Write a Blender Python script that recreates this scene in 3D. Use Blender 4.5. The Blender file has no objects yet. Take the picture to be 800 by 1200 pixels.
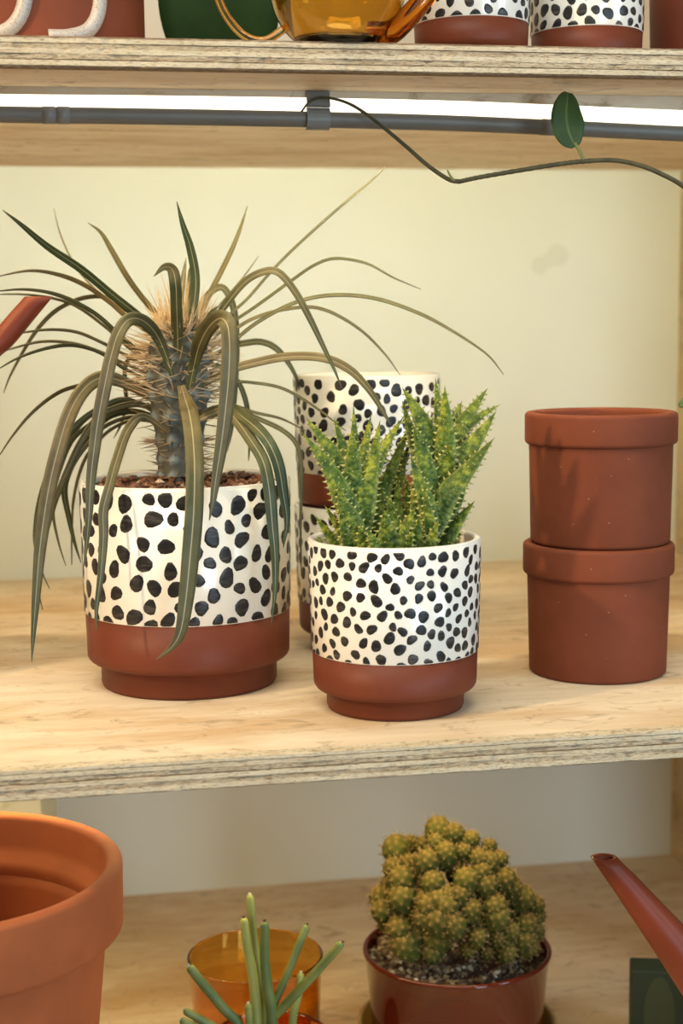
import bpy, math, random
from mathutils import Vector, Matrix, noise

sc = bpy.context.scene
col = sc.collection

# ------------------------------------------------------------------ camera
FP = 1800.0                                   # focal length in pixels of the 800x1200 frame
YAW, TILT, ROLL = math.radians(10.2), math.radians(7.03), math.radians(0.68)
CAM = Vector((0, 0, 0.271))
FWD = Vector((math.sin(YAW) * math.cos(TILT), math.cos(YAW) * math.cos(TILT), -math.sin(TILT)))
R0 = Vector((math.cos(YAW), -math.sin(YAW), 0)); U0 = R0.cross(FWD)
RGT = math.cos(ROLL) * R0 - math.sin(ROLL) * U0
UPV = math.cos(ROLL) * U0 + math.sin(ROLL) * R0
cd = bpy.data.cameras.new('camera'); cam = bpy.data.objects.new('camera', cd); col.objects.link(cam)
cam.matrix_world = Matrix(((RGT.x, UPV.x, -FWD.x, CAM.x), (RGT.y, UPV.y, -FWD.y, CAM.y), (RGT.z, UPV.z, -FWD.z, CAM.z), (0, 0, 0, 1)))
cd.sensor_fit = 'VERTICAL'; cd.sensor_height = 36.0; cd.sensor_width = 24.0
cd.lens = FP * 36.0 / 1200.0
cd.clip_start = 0.01; cd.clip_end = 50
cd.dof.use_dof = True; cd.dof.focus_distance = 1.09; cd.dof.aperture_fstop = 6.0
sc.camera = cam

# ------------------------------------------------------------------ light
sc.view_settings.view_transform = 'Standard'; sc.view_settings.look = 'None'
sc.view_settings.gamma = 1.0; sc.view_settings.use_curve_mapping = False
sc.view_settings.exposure = -0.12
W = bpy.data.worlds.new('room_light'); sc.world = W; W.use_nodes = True
bgn = W.node_tree.nodes['Background']
bgn.inputs[0].default_value = (0.95, 0.96, 0.86, 1); bgn.inputs[1].default_value = 0.15

def area(name, loc, target, sx, sy, power, color):
    l = bpy.data.lights.new(name, 'AREA'); l.shape = 'RECTANGLE'; l.size = sx; l.size_y = sy
    l.energy = power; l.color = color
    o = bpy.data.objects.new(name, l); col.objects.link(o); o.location = loc
    o.rotation_euler = (Vector(target) - Vector(loc)).to_track_quat('-Z', 'Y').to_euler()
    return o
area('window_daylight', (1.65, -0.15, 0.60), (0.2, 1.2, 0.1), 0.4, 0.9, 14.0, (0.60, 0.81, 1.0))
area('shop_window', (0.95, -1.35, 0.22), (0.5, 1.6, -0.1), 0.6, 1.2, 30.0, (0.62, 0.82, 1.0))
area('warm_front_fill', (-0.5, -1.2, 1.10), (0.2, 1.4, -0.2), 1.5, 1.2, 8.0, (1.0, 0.93, 0.74))  # unseen warm fill, added to brighten the lower compartment
area('shop_ceiling_light', (-0.25, 0.15, 1.85), (0.2, 1.05, 0.0), 1.5, 0.6, 35.0, (1.0, 0.94, 0.78))
area('strip_under_middle_shelf', (-0.08, 1.17, -0.032), (-0.08, 1.12, -0.4), 0.95, 0.012, 2.5, (1.0, 0.82, 0.42))
pl = bpy.data.lights.new('warm_room_lamp', 'POINT'); pl.energy = 108.0; pl.color = (1.0, 0.72, 0.42); pl.shadow_soft_size = 0.045
po = bpy.data.objects.new('warm_room_lamp', pl); col.objects.link(po); po.location = (-1.25, 0.34, 0.98)

# ------------------------------------------------------------------ helpers
def ray(x, y): return FWD + RGT * ((x - 400.0) / FP) - UPV * ((y - 600.0) / FP)
def at(x, y, zc): return CAM + ray(x, y) * zc                       # a point at camera depth zc (metres)
def on_z(x, y, z):
    r = ray(x, y); return CAM + r * ((z - CAM.z) / r.z)
def on_y(x, y, Y):
    r = ray(x, y); return CAM + r * ((Y - CAM.y) / r.y)

def tag(o, label=None, cat=None, group=None, kind=None):
    if label: o['label'] = label
    if cat: o['category'] = cat
    if group: o['group'] = group
    if kind: o['kind'] = kind
    return o
def empty(name, loc, label, cat, group=None):
    o = bpy.data.objects.new(name, None); col.objects.link(o); o.location = loc
    o.empty_display_size = 0.02
    return tag(o, label, cat, group)
def root_loc(o):
    v = Vector((0, 0, 0))
    while o is not None: v += Vector(o.location); o = o.parent
    return v

class MB:
    """collects vertices (world space), faces, optional uv per vertex and a tint per vertex"""
    def __init__(s): s.v = []; s.f = []; s.uv = []; s.t = []
    def add(s, vs, fs, uv=None, tint=None):
        b = len(s.v); s.v += [Vector(q) for q in vs]; s.f += [tuple(b + i for i in f) for f in fs]
        s.uv += list(uv) if uv else [(0.5, 0.5)] * len(vs)
        s.t += list(tint) if isinstance(tint, list) else [tint if tint is not None else 0.0] * len(vs)
    def build(s, name, mat, parent=None, smooth=True, loc=None):
        base = root_loc(parent) if parent else (Vector(loc) if loc is not None else Vector((0, 0, 0)))
        me = bpy.data.meshes.new(name)
        me.from_pydata([tuple(q - base) for q in s.v], [], s.f); me.update()
        if smooth: me.polygons.foreach_set('use_smooth', [True] * len(me.polygons))
        ul = me.uv_layers.new(name='UVMap')
        for lp in me.loops: ul.data[lp.index].uv = s.uv[lp.vertex_index]
        at_ = me.attributes.new('tint', 'FLOAT', 'POINT'); at_.data.foreach_set('value', s.t)
        o = bpy.data.objects.new(name, me); col.objects.link(o)
        if parent: o.parent = parent
        elif loc is not None: o.location = loc
        for m in (mat if isinstance(mat, (list, tuple)) else [mat]): me.materials.append(m)
        return o
    def box(s, x0, x1, y0, y1, z0, z1, tint=None):
        s.add([(x0, y0, z0), (x1, y0, z0), (x1, y1, z0), (x0, y1, z0), (x0, y0, z1), (x1, y0, z1), (x1, y1, z1), (x0, y1, z1)],
              [(0, 3, 2, 1), (4, 5, 6, 7), (0, 1, 5, 4), (1, 2, 6, 5), (2, 3, 7, 6), (3, 0, 4, 7)], tint=tint)
    def lathe(s, c, prof, seg=72, tint=None):
        """prof: list of (radius, z); radius 0 at an end closes the shape"""
        c = Vector(c); vs = []; fs = []; rows = []
        for r, z in prof:
            if r <= 1e-6: rows.append([len(vs)]); vs.append(c + Vector((0, 0, z)))
            else:
                rows.append(list(range(len(vs), len(vs) + seg)))
                vs += [c + Vector((r * math.cos(2 * math.pi * k / seg), r * math.sin(2 * math.pi * k / seg), z)) for k in range(seg)]
        for a, b in zip(rows, rows[1:]):
            for k in range(seg):
                k2 = (k + 1) % seg
                if len(a) == 1 and len(b) == 1: continue
                if len(a) == 1: fs.append((a[0], b[k2], b[k]))
                elif len(b) == 1: fs.append((a[k], a[k2], b[0]))
                else: fs.append((a[k], a[k2], b[k2], b[k]))
        s.add(vs, fs, tint=tint)
    def tube(s, pts, rad, seg=10, cap=True, tint=None):
        """pts: list of Vector; rad: number or list"""
        n = len(pts); rad = rad if isinstance(rad, (list, tuple)) else [rad] * n
        tn = [(pts[min(i + 1, n - 1)] - pts[max(i - 1, 0)]).normalized() for i in range(n)]
        ref = Vector((0, 0, 1)) if abs(tn[0].z) < 0.9 else Vector((1, 0, 0))
        a = tn[0].cross(ref).normalized(); vs = []; fs = []; tt = []
        for i in range(n):
            a = (a - tn[i] * a.dot(tn[i])).normalized(); b = tn[i].cross(a)
            for k in range(seg):
                q = 2 * math.pi * k / seg
                vs.append(pts[i] + (a * math.cos(q) + b * math.sin(q)) * rad[i])
                tt.append(tint[i] if isinstance(tint, list) else (tint or 0.0))
        for i in range(n - 1):
            for k in range(seg):
                k2 = (k + 1) % seg
                fs.append((i * seg + k, i * seg + k2, (i + 1) * seg + k2, (i + 1) * seg + k))
        if cap:
            vs.append(pts[0]); vs.append(pts[-1]); tt += [tt[0], tt[-1]]
            for k in range(seg):
                k2 = (k + 1) % seg
                fs.append((len(vs) - 2, k2, k)); fs.append((len(vs) - 1, (n - 1) * seg + k, (n - 1) * seg + k2))
        s.add(vs, fs, tint=tt)
    def needle(s, p, d, L, r, tint=None):
        d = d.normalized(); ref = Vector((0, 0, 1)) if abs(d.z) < 0.9 else Vector((1, 0, 0))
        a = d.cross(ref).normalized(); b = d.cross(a)
        vs = [p + (a * math.cos(q) + b * math.sin(q)) * r for q in (0, 2.094, 4.189)] + [p + d * L]
        s.add(vs, [(0, 1, 3), (1, 2, 3), (2, 0, 3)], tint=tint)

def crom(pts, n):
    """Catmull-Rom through Vectors -> n samples"""
    P = [pts[0] * 2 - pts[1]] + list(pts) + [pts[-1] * 2 - pts[-2]]; out = []
    m = len(pts) - 1
    for i in range(n):
        u = i / (n - 1) * m; k = min(int(u), m - 1); t = u - k
        a, b, c, d = P[k], P[k + 1], P[k + 2], P[k + 3]
        out.append(0.5 * ((2 * b) + (c - a) * t + (2 * a - 5 * b + 4 * c - d) * t * t + (3 * b - a - 3 * c + d) * t ** 3))
    return out

# ------------------------------------------------------------------ materials
class NT:
    def __init__(s, name):
        s.m = bpy.data.materials.new(name); s.m.use_nodes = True; s.t = s.m.node_tree
        s.b = s.t.nodes['Principled BSDF']
    def n(s, typ, **kw):
        nd = s.t.nodes.new(typ)
        for k, v in kw.items():
            if k.startswith('i_'):
                key = k[2:]; key = int(key) if key.isdigit() else key.replace('_', ' ')
                nd.inputs[key].default_value = v
            else: setattr(nd, k, v)
        return nd
    def l(s, a, b): s.t.links.new(a, b)
    def obj(s, scale=(1, 1, 1)):
        tc = s.n('ShaderNodeTexCoord'); mp = s.n('ShaderNodeMapping'); mp.inputs['Scale'].default_value = scale
        s.l(tc.outputs['Object'], mp.inputs['Vector']); return mp.outputs['Vector']
    def noise(s, vec, scale, detail=4, rough=0.55, dist=0.0):
        nd = s.n('ShaderNodeTexNoise'); nd.inputs['Scale'].default_value = scale; nd.inputs['Detail'].default_value = detail
        nd.inputs['Roughness'].default_value = rough; nd.inputs['Distortion'].default_value = dist
        s.l(vec, nd.inputs['Vector']); return nd.outputs['Fac']
    def ramp(s, fac, stops):
        r = s.n('ShaderNodeValToRGB'); e = r.color_ramp.elements
        while len(e) < len(stops): e.new(0.5)
        for k, (p, c) in enumerate(stops):
            e[k].position = p; e[k].color = (c[0], c[1], c[2], 1) if not isinstance(c, (int, float)) else (c, c, c, 1)
        s.l(fac, r.inputs['Fac']); return r.outputs['Color']
    def mix(s, fac, a, b, mode='MIX'):
        m = s.n('ShaderNodeMix'); m.data_type = 'RGBA'; m.blend_type = mode
        for sock, v in ((m.inputs['Factor'], fac), (m.inputs['A'], a), (m.inputs['B'], b)):
            if isinstance(v, (int, float)): sock.default_value = v
            elif isinstance(v, tuple): sock.default_value = (v[0], v[1], v[2], 1)
            else: s.l(v, sock)
        return m.outputs['Result']
    def bump(s, h, strength, dist=0.001):
        b = s.n('ShaderNodeBump'); b.inputs['Strength'].default_value = strength; b.inputs['Distance'].default_value = dist
        s.l(h, b.inputs['Height']); s.l(b.outputs['Normal'], s.b.inputs['Normal'])
    def attr(s, name='tint'):
        a = s.n('ShaderNodeAttribute'); a.attribute_name = name; return a.outputs['Fac']
    def col(s, c):
        if isinstance(c, tuple): s.b.inputs['Base Color'].default_value = (c[0], c[1], c[2], 1)
        else: s.l(c, s.b.inputs['Base Color'])
    def set(s, **kw):
        for k, v in kw.items(): s.b.inputs[k.replace('_', ' ')].default_value = v
        return s

def simple(name, c, rough=0.5, var=0.12, scale=60, bump=0.0, **kw):
    t = NT(name); v = t.obj(); f = t.noise(v, scale)
    dark = tuple(q * (1 - var) for q in c); lite = tuple(min(1, q * (1 + var)) for q in c)
    t.col(t.ramp(f, [(0.3, dark), (0.7, lite)])); t.set(Roughness=rough, **kw)
    if bump: t.bump(t.noise(v, scale * 6, 3), bump, 0.0006)
    return t.m

def wood(name, base, dark, stain, sx=2.0):
    t = NT(name)
    v = t.obj((sx, 14, 14)); f1 = t.noise(v, 3.2, 6, 0.6, 0.6)
    v2 = t.obj((1.6, 4.5, 4.5)); f2 = t.noise(v2, 2.6, 5, 0.62, 0.4)
    v3 = t.obj((6, 60, 60)); f3 = t.noise(v3, 8, 3, 0.6)
    c = t.ramp(f1, [(0.30, dark), (0.62, base)])
    c = t.mix(t.ramp(f2, [(0.46, 0.0), (0.62, 0.85)]), c, stain)
    v4 = t.obj((9, 16, 16)); f4 = t.noise(v4, 3.0, 6, 0.7, 1.2)
    c = t.mix(t.ramp(f4, [(0.55, 0.0), (0.66, 0.6)]), c, tuple(q * 0.55 for q in stain))
    c = t.mix(t.ramp(f3, [(0.62, 0.0), (0.80, 0.35)]), c, tuple(q * 0.6 for q in dark))
    t.col(c); t.set(Roughness=0.6, Specular_IOR_Level=0.2); t.bump(f3, 0.12, 0.0006)
    return t.m
M_wood = wood('birch_plywood', (0.74, 0.61, 0.44), (0.63, 0.485, 0.32), (0.54, 0.355, 0.185))
M_woodpanel = wood('plywood_side', (0.62, 0.48, 0.29), (0.54, 0.40, 0.22), (0.50, 0.36, 0.19))
def ply_mat(name, base, dark, amount):
    t = NT(name); v = t.obj((1, 1, 3)); f = t.noise(t.obj((22, 60, 260)), 9, 5, 0.75); g = t.noise(t.obj((3, 20, 60)), 5, 4, 0.6)
    c = t.ramp(g, [(0.35, dark), (0.6, base)])
    c = t.mix(t.ramp(f, [(0.60 - amount, 0.0), (0.68 - amount, 0.9)]), c, (0.16, 0.10, 0.055))
    q = t.noise(t.obj((3.5, 1, 70)), 6, 3, 0.6)
    c = t.mix(t.ramp(q, [(0.56, 0.0), (0.66, 0.55)]), c, (0.30, 0.19, 0.11))
    t.col(c); t.set(Roughness=0.9, Specular_IOR_Level=0.15); t.bump(f, 0.6, 0.001); return t.m
M_plyA = ply_mat('ply_face_grain', (0.66, 0.565, 0.40), (0.54, 0.445, 0.30), 0.07)
M_plyB = ply_mat('ply_end_grain', (0.56, 0.465, 0.32), (0.43, 0.345, 0.225), 0.11)
M_plyC = ply_mat('ply_glue_line', (0.40, 0.30, 0.19), (0.22, 0.15, 0.09), 0.15)

t = NT('painted_wall'); v = t.obj(); f = t.noise(v, 2.5, 3)
c = t.ramp(f, [(0.3, (0.70, 0.70, 0.615)), (0.7, (0.725, 0.725, 0.64))])
# the greasy smudge on the wall: two soft discs and the bridge between them
sm = None
for (sx_, sz_, r_) in ((0, 0, 0.0135), (-0.010, -0.006, 0.0095), (-0.021, -0.0115, 0.0105)):
    vm = t.n('ShaderNodeVectorMath', operation='DISTANCE'); t.l(v, vm.inputs[0]); vm.inputs[1].default_value = (0, 0, 0)
    vm.name = 'smudge'; vm['off'] = (sx_, 0.0, sz_)
    mr = t.n('ShaderNodeMapRange'); mr.inputs['From Min'].default_value = r_ * 1.05; mr.inputs['From Max'].default_value = r_ * 0.8
    t.l(vm.outputs['Value'], mr.inputs['Value'])
    if sm is None: sm = mr.outputs['Result']
    else:
        mx = t.n('ShaderNodeMath', operation='MAXIMUM'); t.l(sm, mx.inputs[0]); t.l(mr.outputs['Result'], mx.inputs[1]); sm = mx.outputs[0]
k_ = t.n('ShaderNodeMath', operation='MULTIPLY'); t.l(sm, k_.inputs[0]); k_.inputs[1].default_value = 0.30
t.col(t.mix(k_.outputs[0], c, (0.50, 0.47, 0.36))); t.set(Roughness=0.75); M_wall = t.m; WALLT = t

def terracotta(name, c, rough=0.72, speck=True):
    t = NT(name); v = t.obj(); f = t.noise(v, 22, 5, 0.6); g = t.noise(v, 900, 2)
    cc = t.ramp(f, [(0.3, tuple(q * 0.86 for q in c)), (0.7, tuple(q * 1.12 for q in c))])
    if speck:
        vo = t.n('ShaderNodeTexVoronoi'); vo.inputs['Scale'].default_value = 75; t.l(v, vo.inputs['Vector'])
        cc = t.mix(t.ramp(vo.outputs['Distance'], [(0.022, 0.55), (0.04, 0.0)]), cc, (0.55, 0.36, 0.25))
    t.col(cc); t.set(Roughness=rough, Specular_IOR_Level=0.22); t.bump(g, 0.12, 0.0004); return t.m
M_terra = terracotta('terracotta_clay', (0.165, 0.041, 0.017))
M_terrabig = terracotta('orange_terracotta', (0.33, 0.090, 0.029), 0.75)
M_band = terracotta('bare_clay_band', (0.135, 0.032, 0.0145), 0.5, False)
M_plastic = terracotta('rust_red_enamel', (0.17, 0.034, 0.014), 0.42, False)
t = NT('cream_glaze'); v = t.obj(); f = t.noise(v, 18, 4)
t.col(t.ramp(f, [(0.3, (0.74, 0.70, 0.62)), (0.7, (0.79, 0.76, 0.68))])); t.set(Roughness=0.22, Coat_Weight=0.5, Coat_Roughness=0.1); M_glaze = t.m
t = NT('black_brushed_glaze'); v = t.obj((1, 1, 5)); f = t.noise(v, 60, 4, 0.7, 0.5)
t.col(t.ramp(f, [(0.35, (0.008, 0.008, 0.010)), (0.52, (0.022, 0.020, 0.019)), (0.70, (0.085, 0.070, 0.058))])); t.set(Roughness=0.36, Specular_IOR_Level=0.35); M_spot = t.m
t = NT('speckled_white_glaze'); v = t.obj(); vo = t.n('ShaderNodeTexVoronoi'); vo.inputs['Scale'].default_value = 700; t.l(v, vo.inputs['Vector'])
sp = t.ramp(vo.outputs['Distance'], [(0.18, 1.0), (0.34, 0.0)])
t.col(t.mix(sp, (0.40, 0.365, 0.32), (0.25, 0.13, 0.08))); t.set(Roughness=0.4); M_speckle = t.m

M_soil = simple('dark_bark_soil', (0.075, 0.036, 0.020), 0.95, 0.6, 250, 0.6)
def grain_mat(name, stops):
    t = NT(name); a = t.attr(); t.col(t.ramp(a, stops)); t.set(Roughness=0.9); return t.m
M_bark = grain_mat('bark_chips', [(0.0, (0.05, 0.022, 0.012)), (0.5, (0.15, 0.062, 0.030)), (0.93, (0.23, 0.11, 0.06)), (1.0, (0.55, 0.45, 0.34))])
M_grit = grain_mat('potting_grit', [(0.0, (0.035, 0.022, 0.014)), (0.4, (0.12, 0.075, 0.038)), (0.8, (0.30, 0.21, 0.10)), (1.0, (0.62, 0.55, 0.42))])

# strap leaves: u across the blade gives the pale midrib; tint 0 = green, 1 = tan
def leaf_mat(name):
    t = NT(name)
    tc = t.n('ShaderNodeTexCoord'); sp = t.n('ShaderNodeSeparateXYZ'); t.l(tc.outputs['UV'], sp.inputs[0])
    d = t.n('ShaderNodeMath', operation='SUBTRACT'); t.l(sp.outputs['X'], d.inputs[0]); d.inputs[1].default_value = 0.5
    ab = t.n('ShaderNodeMath', operation='ABSOLUTE'); t.l(d.outputs[0], ab.inputs[0])
    f = t.noise(t.obj(), 55, 4, 0.6); tv = t.attr()
    g = t.ramp(f, [(0.3, (0.018, 0.034, 0.013)), (0.7, (0.042, 0.062, 0.022))])
    br = t.ramp(f, [(0.3, (0.135, 0.085, 0.032)), (0.7, (0.215, 0.145, 0.06))])
    c = t.mix(tv, g, br)
    c = t.mix(t.ramp(ab.outputs[0], [(0.018, 0.7), (0.045, 0.0)]), c, (0.42, 0.36, 0.21))
    c = t.mix(t.ramp(ab.outputs[0], [(0.45, 0.0), (0.49, 0.3)]), c, (0.24, 0.20, 0.09))
    t.col(c); t.set(Roughness=0.45, Specular_IOR_Level=0.28); return t.m
M_strap = leaf_mat('strap_leaf')
t = NT('grey_green_trunk'); a = t.attr(); f = t.noise(t.obj(), 70, 5)
c = t.mix(a, (0.055, 0.050, 0.032), t.ramp(f, [(0.3, (0.08, 0.108, 0.105)), (0.7, (0.18, 0.218, 0.212))]))
t.col(c); t.set(Roughness=0.7); t.bump(f, 0.4, 0.001); M_trunk = t.m
M_thorn = grain_mat('dry_thorns', [(0.0, (0.17, 0.115, 0.07)), (0.5, (0.36, 0.24, 0.13)), (1.0, (0.50, 0.36, 0.20))])

# aloe: tint 1 = pale tooth / tubercle
t = NT('aloe_leaf'); a = t.attr(); v = t.obj(); f = t.noise(v, 150, 4, 0.65)
vo = t.n('ShaderNodeTexVoronoi'); vo.inputs['Scale'].default_value = 270; t.l(v, vo.inputs['Vector'])
g = t.ramp(f, [(0.30, (0.035, 0.075, 0.014)), (0.50, (0.115, 0.18, 0.026)), (0.68, (0.42, 0.44, 0.060))])
g = t.mix(t.ramp(vo.outputs['Distance'], [(0.10, 0.4), (0.24, 0.0)]), g, (0.30, 0.33, 0.10))
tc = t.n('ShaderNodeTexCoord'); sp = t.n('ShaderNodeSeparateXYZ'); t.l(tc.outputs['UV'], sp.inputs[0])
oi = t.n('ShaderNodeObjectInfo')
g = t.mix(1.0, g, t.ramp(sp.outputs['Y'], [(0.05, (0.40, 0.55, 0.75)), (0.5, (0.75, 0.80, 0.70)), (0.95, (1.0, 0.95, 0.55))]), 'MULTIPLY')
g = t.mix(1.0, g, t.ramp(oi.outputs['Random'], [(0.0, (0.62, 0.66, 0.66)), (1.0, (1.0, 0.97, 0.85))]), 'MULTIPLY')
c = t.mix(a, g, (0.46, 0.46, 0.16)); t.col(c); t.set(Roughness=0.5, Specular_IOR_Level=0.25)
bm_ = t.n('ShaderNodeBump'); bm_.invert = True; bm_.inputs['Strength'].default_value = 0.9; bm_.inputs['Distance'].default_value = 0.0014
t.l(vo.outputs['Distance'], bm_.inputs['Height']); t.l(bm_.outputs['Normal'], t.b.inputs['Normal']); M_aloe = t.m
# knobbly cactus: tint 1 = areole felt
t = NT('cactus_skin'); a = t.attr(); f = t.noise(t.obj(), 60, 4)
g = t.ramp(f, [(0.3, (0.024, 0.040, 0.008)), (0.7, (0.078, 0.095, 0.016))])
oi = t.n('ShaderNodeObjectInfo'); g = t.mix(1.0, g, t.ramp(oi.outputs['Random'], [(0.0, (0.5, 0.6, 0.6)), (1.0, (1.0, 1.0, 0.9))]), 'MULTIPLY')
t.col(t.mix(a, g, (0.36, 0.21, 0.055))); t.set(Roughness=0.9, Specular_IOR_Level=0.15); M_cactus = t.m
M_cspine = grain_mat('cactus_spines', [(0.0, (0.22, 0.12, 0.035)), (1.0, (0.46, 0.31, 0.12))])
t = NT('pencil_stem'); a = t.attr(); f = t.noise(t.obj(), 90, 3)
g = t.mix(f, (0.055, 0.098, 0.026), (0.105, 0.150, 0.036))
g2 = t.mix(f, (0.25, 0.27, 0.055), (0.32, 0.34, 0.09))
t.col(t.mix(a, g, g2)); t.set(Roughness=0.5); M_stem = t.m
M_scar = simple('dry_tip', (0.075, 0.035, 0.020), 0.9)
M_scarpale = simple('pale_dry_tip', (0.55, 0.50, 0.40), 0.9)
t = NT('hoya_leaf'); tc = t.n('ShaderNodeTexCoord'); sp = t.n('ShaderNodeSeparateXYZ'); t.l(tc.outputs['UV'], sp.inputs[0])
d = t.n('ShaderNodeMath', operation='SUBTRACT'); t.l(sp.outputs['X'], d.inputs[0]); d.inputs[1].default_value = 0.5
ab = t.n('ShaderNodeMath', operation='ABSOLUTE'); t.l(d.outputs[0], ab.inputs[0]); f = t.noise(t.obj(), 60, 4)
t.col(t.mix(t.ramp(ab.outputs[0], [(0.018, 0.7), (0.05, 0.0)]), t.ramp(f, [(0.3, (0.032, 0.062, 0.016)), (0.7, (0.052, 0.088, 0.024))]), (0.13, 0.17, 0.05)))
t.set(Roughness=0.5, Specular_IOR_Level=0.25); M_hoya = t.m
M_vine = simple('vine_bark', (0.055, 0.048, 0.018), 0.7, 0.4, 120)
M_vinetip = simple('green_vine', (0.17, 0.19, 0.05), 0.5, 0.2, 90)
M_broad = simple('broad_leaf_green', (0.013, 0.038, 0.007), 0.6, 0.3, 30, Specular_IOR_Level=0.15)
def glass(name, c, rough=0.03, trans=1.0):
    t = NT(name); t.col(c); t.set(Roughness=rough, Transmission_Weight=trans, IOR=1.46); return t.m
M_amber = glass('amber_glass', (0.86, 0.50, 0.10))
M_amberthin = glass('honey_glass', (0.76, 0.52, 0.13))
M_amberred = glass('red_amber_glass', (0.74, 0.22, 0.05))
M_brownglass = glass('oxblood_glass', (0.13, 0.017, 0.006), 0.04, 0.3)
M_gold = glass('golden_glass', (0.62, 0.36, 0.06), 0.15, 0.4)
M_alu = simple('grey_anodised_aluminium', (0.150, 0.137, 0.113), 0.5, 0.06, 40, 0, Metallic=0.1)
M_alulight = simple('grey_plastic_clip', (0.185, 0.175, 0.155), 0.5, 0.06, 40)
t = NT('lit_diffuser'); t.col((0.9, 0.85, 0.75)); t.b.inputs['Emission Color'].default_value = (1.0, 0.88, 0.62, 1); t.b.inputs['Emission Strength'].default_value = 1.9; M_led = t.m
t = NT('led_tape'); t.col((0.9, 0.85, 0.75)); t.b.inputs['Emission Color'].default_value = (0.98, 0.95, 0.64, 1); t.b.inputs['Emission Strength'].default_value = 178.0; M_tape = t.m
M_greencard = simple('dark_green_card', (0.024, 0.040, 0.020), 0.75, 0.15, 20)
M_olivecard = simple('olive_print', (0.050, 0.066, 0.028), 0.75, 0.1, 20)
M_creamcard = None
t = NT('cream_card'); f = t.noise(t.obj((1, 1, 1)), 22, 3, 0.6)
t.col(t.ramp(f, [(0.55, (0.80, 0.74, 0.50)), (0.72, (0.50, 0.45, 0.20))])); t.set(Roughness=0.6); M_creamcard = t.m
M_slate = simple('slate_plastic', (0.045, 0.06, 0.06), 0.5)

# ------------------------------------------------------------------ the shelving
TH = 0.0195
Z_MID, Z_LOW, Z_TOPU = 0.0, -0.363, 0.437
Y_WALL = on_z(400, 664, Z_MID).y
Y_FM = on_z(400, 880, Z_MID).y
Y_FT = on_z(400, 84, Z_TOPU).y
X_L, X_R = -0.62, on_y(791, 640, Y_WALL).x
Y_FL = 0.74

w = MB(); w.box(X_L - 0.02, X_R + 0.02, Y_WALL, Y_WALL + 0.012, Z_LOW - 0.25, 1.0)
wall = w.build('wall_back', M_wall, smooth=False, loc=(0, Y_WALL, 0)); tag(wall, kind='structure')
smc = on_y(653, 299, Y_WALL)
for nd in WALLT.t.nodes:
    if nd.name.startswith('smudge'):
        o_ = nd['off']; nd.inputs[1].default_value = (smc.x + o_[0], 0, smc.z + o_[2])
for nm, xa, xb, ya, zt in (('wall_right', X_R, X_R + TH, 1.16, 1.0), ('wall_left', X_L - TH, X_L, 0.5, -TH)):  # unseen left panel, its depth and height shaped for the shade it throws
    w = MB(); w.box(xa, xb, ya, Y_WALL, Z_LOW - 0.25, zt)
    tag(w.build(nm, M_woodpanel, smooth=False, loc=(xa, ya, 0)), kind='structure')

w = MB(); w.box(X_L, X_R, Y_FT, Y_WALL, 0.93, 0.93 + TH); tag(w.build('shade_board_1', M_woodpanel, smooth=False, loc=(0, Y_FT, 0.93)), kind='structure')   # unseen board added to keep overhead light off the top shelf and wall

def shelf(yf, zb, label, seed):
    rnd = random.Random(seed)
    root = empty('plywood_shelf', ((X_L + X_R) / 2, yf, zb), label, 'shelf', 'plywood shelves of the display')
    p = MB(); p.box(X_L, X_R, yf + 0.012, Y_WALL, zb, zb + TH); p.build('panel', M_wood, root, smooth=False)
    lay = [('C', .05), ('A', .17), ('C', .04), ('B', .17), ('A', .16), ('B', .16), ('C', .03), ('A', .15), ('C', .07)] if seed % 2 else \
          [('C', .04), ('A', .15), ('B', .18), ('A', .14), ('C', .05), ('B', .16), ('A', .14), ('C', .03), ('A', .11)]
    tot = sum(q for _, q in lay); z = zb
    NX = 260
    for k, (mt, q) in enumerate(lay):
        h = TH * q / tot; z1 = z + h; m = MB(); vs = []; fs = []
        off = {'A': 0.0, 'B': 0.0005, 'C': 0.0011}[mt]
        for i in range(NX + 1):
            x = X_L + (X_R - X_L) * i / NX
            j = 0.0009 * noise.noise(Vector((x * 90, k * 3.1 + seed, 0))) + 0.0005 * noise.noise(Vector((x * 300, k * 5.7, seed)))
            y = yf + off + j + (0.0006 if rnd.random() < 0.06 else 0)
            e = 0.0
            vs += [(x, y, z + e), (x, y, z1 - e), (x, yf + 0.012, z1), (x, yf + 0.012, z)]
        for i in range(NX):
            a = 4 * i; b = a + 4
            fs += [(a, b, b + 1, a + 1), (a + 1, b + 1, b + 2, a + 2), (a + 3, a, b, b + 3)[::-1]]
        m.add(vs, fs); m.build('ply', {'A': M_plyA, 'B': M_plyB, 'C': M_plyC}[mt], root, smooth=False)
        z = z1
    return root
shelf(Y_FT, Z_TOPU, 'topmost plywood shelf with rough layered edge above the light bar', 3)
shelf(Y_FM, Z_MID - TH, 'middle plywood shelf carrying the two planted dotted pots', 4)
shelf(Y_FL, Z_LOW - TH, 'lowest plywood shelf under the knobbly cactus and amber tumbler', 5)

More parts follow.
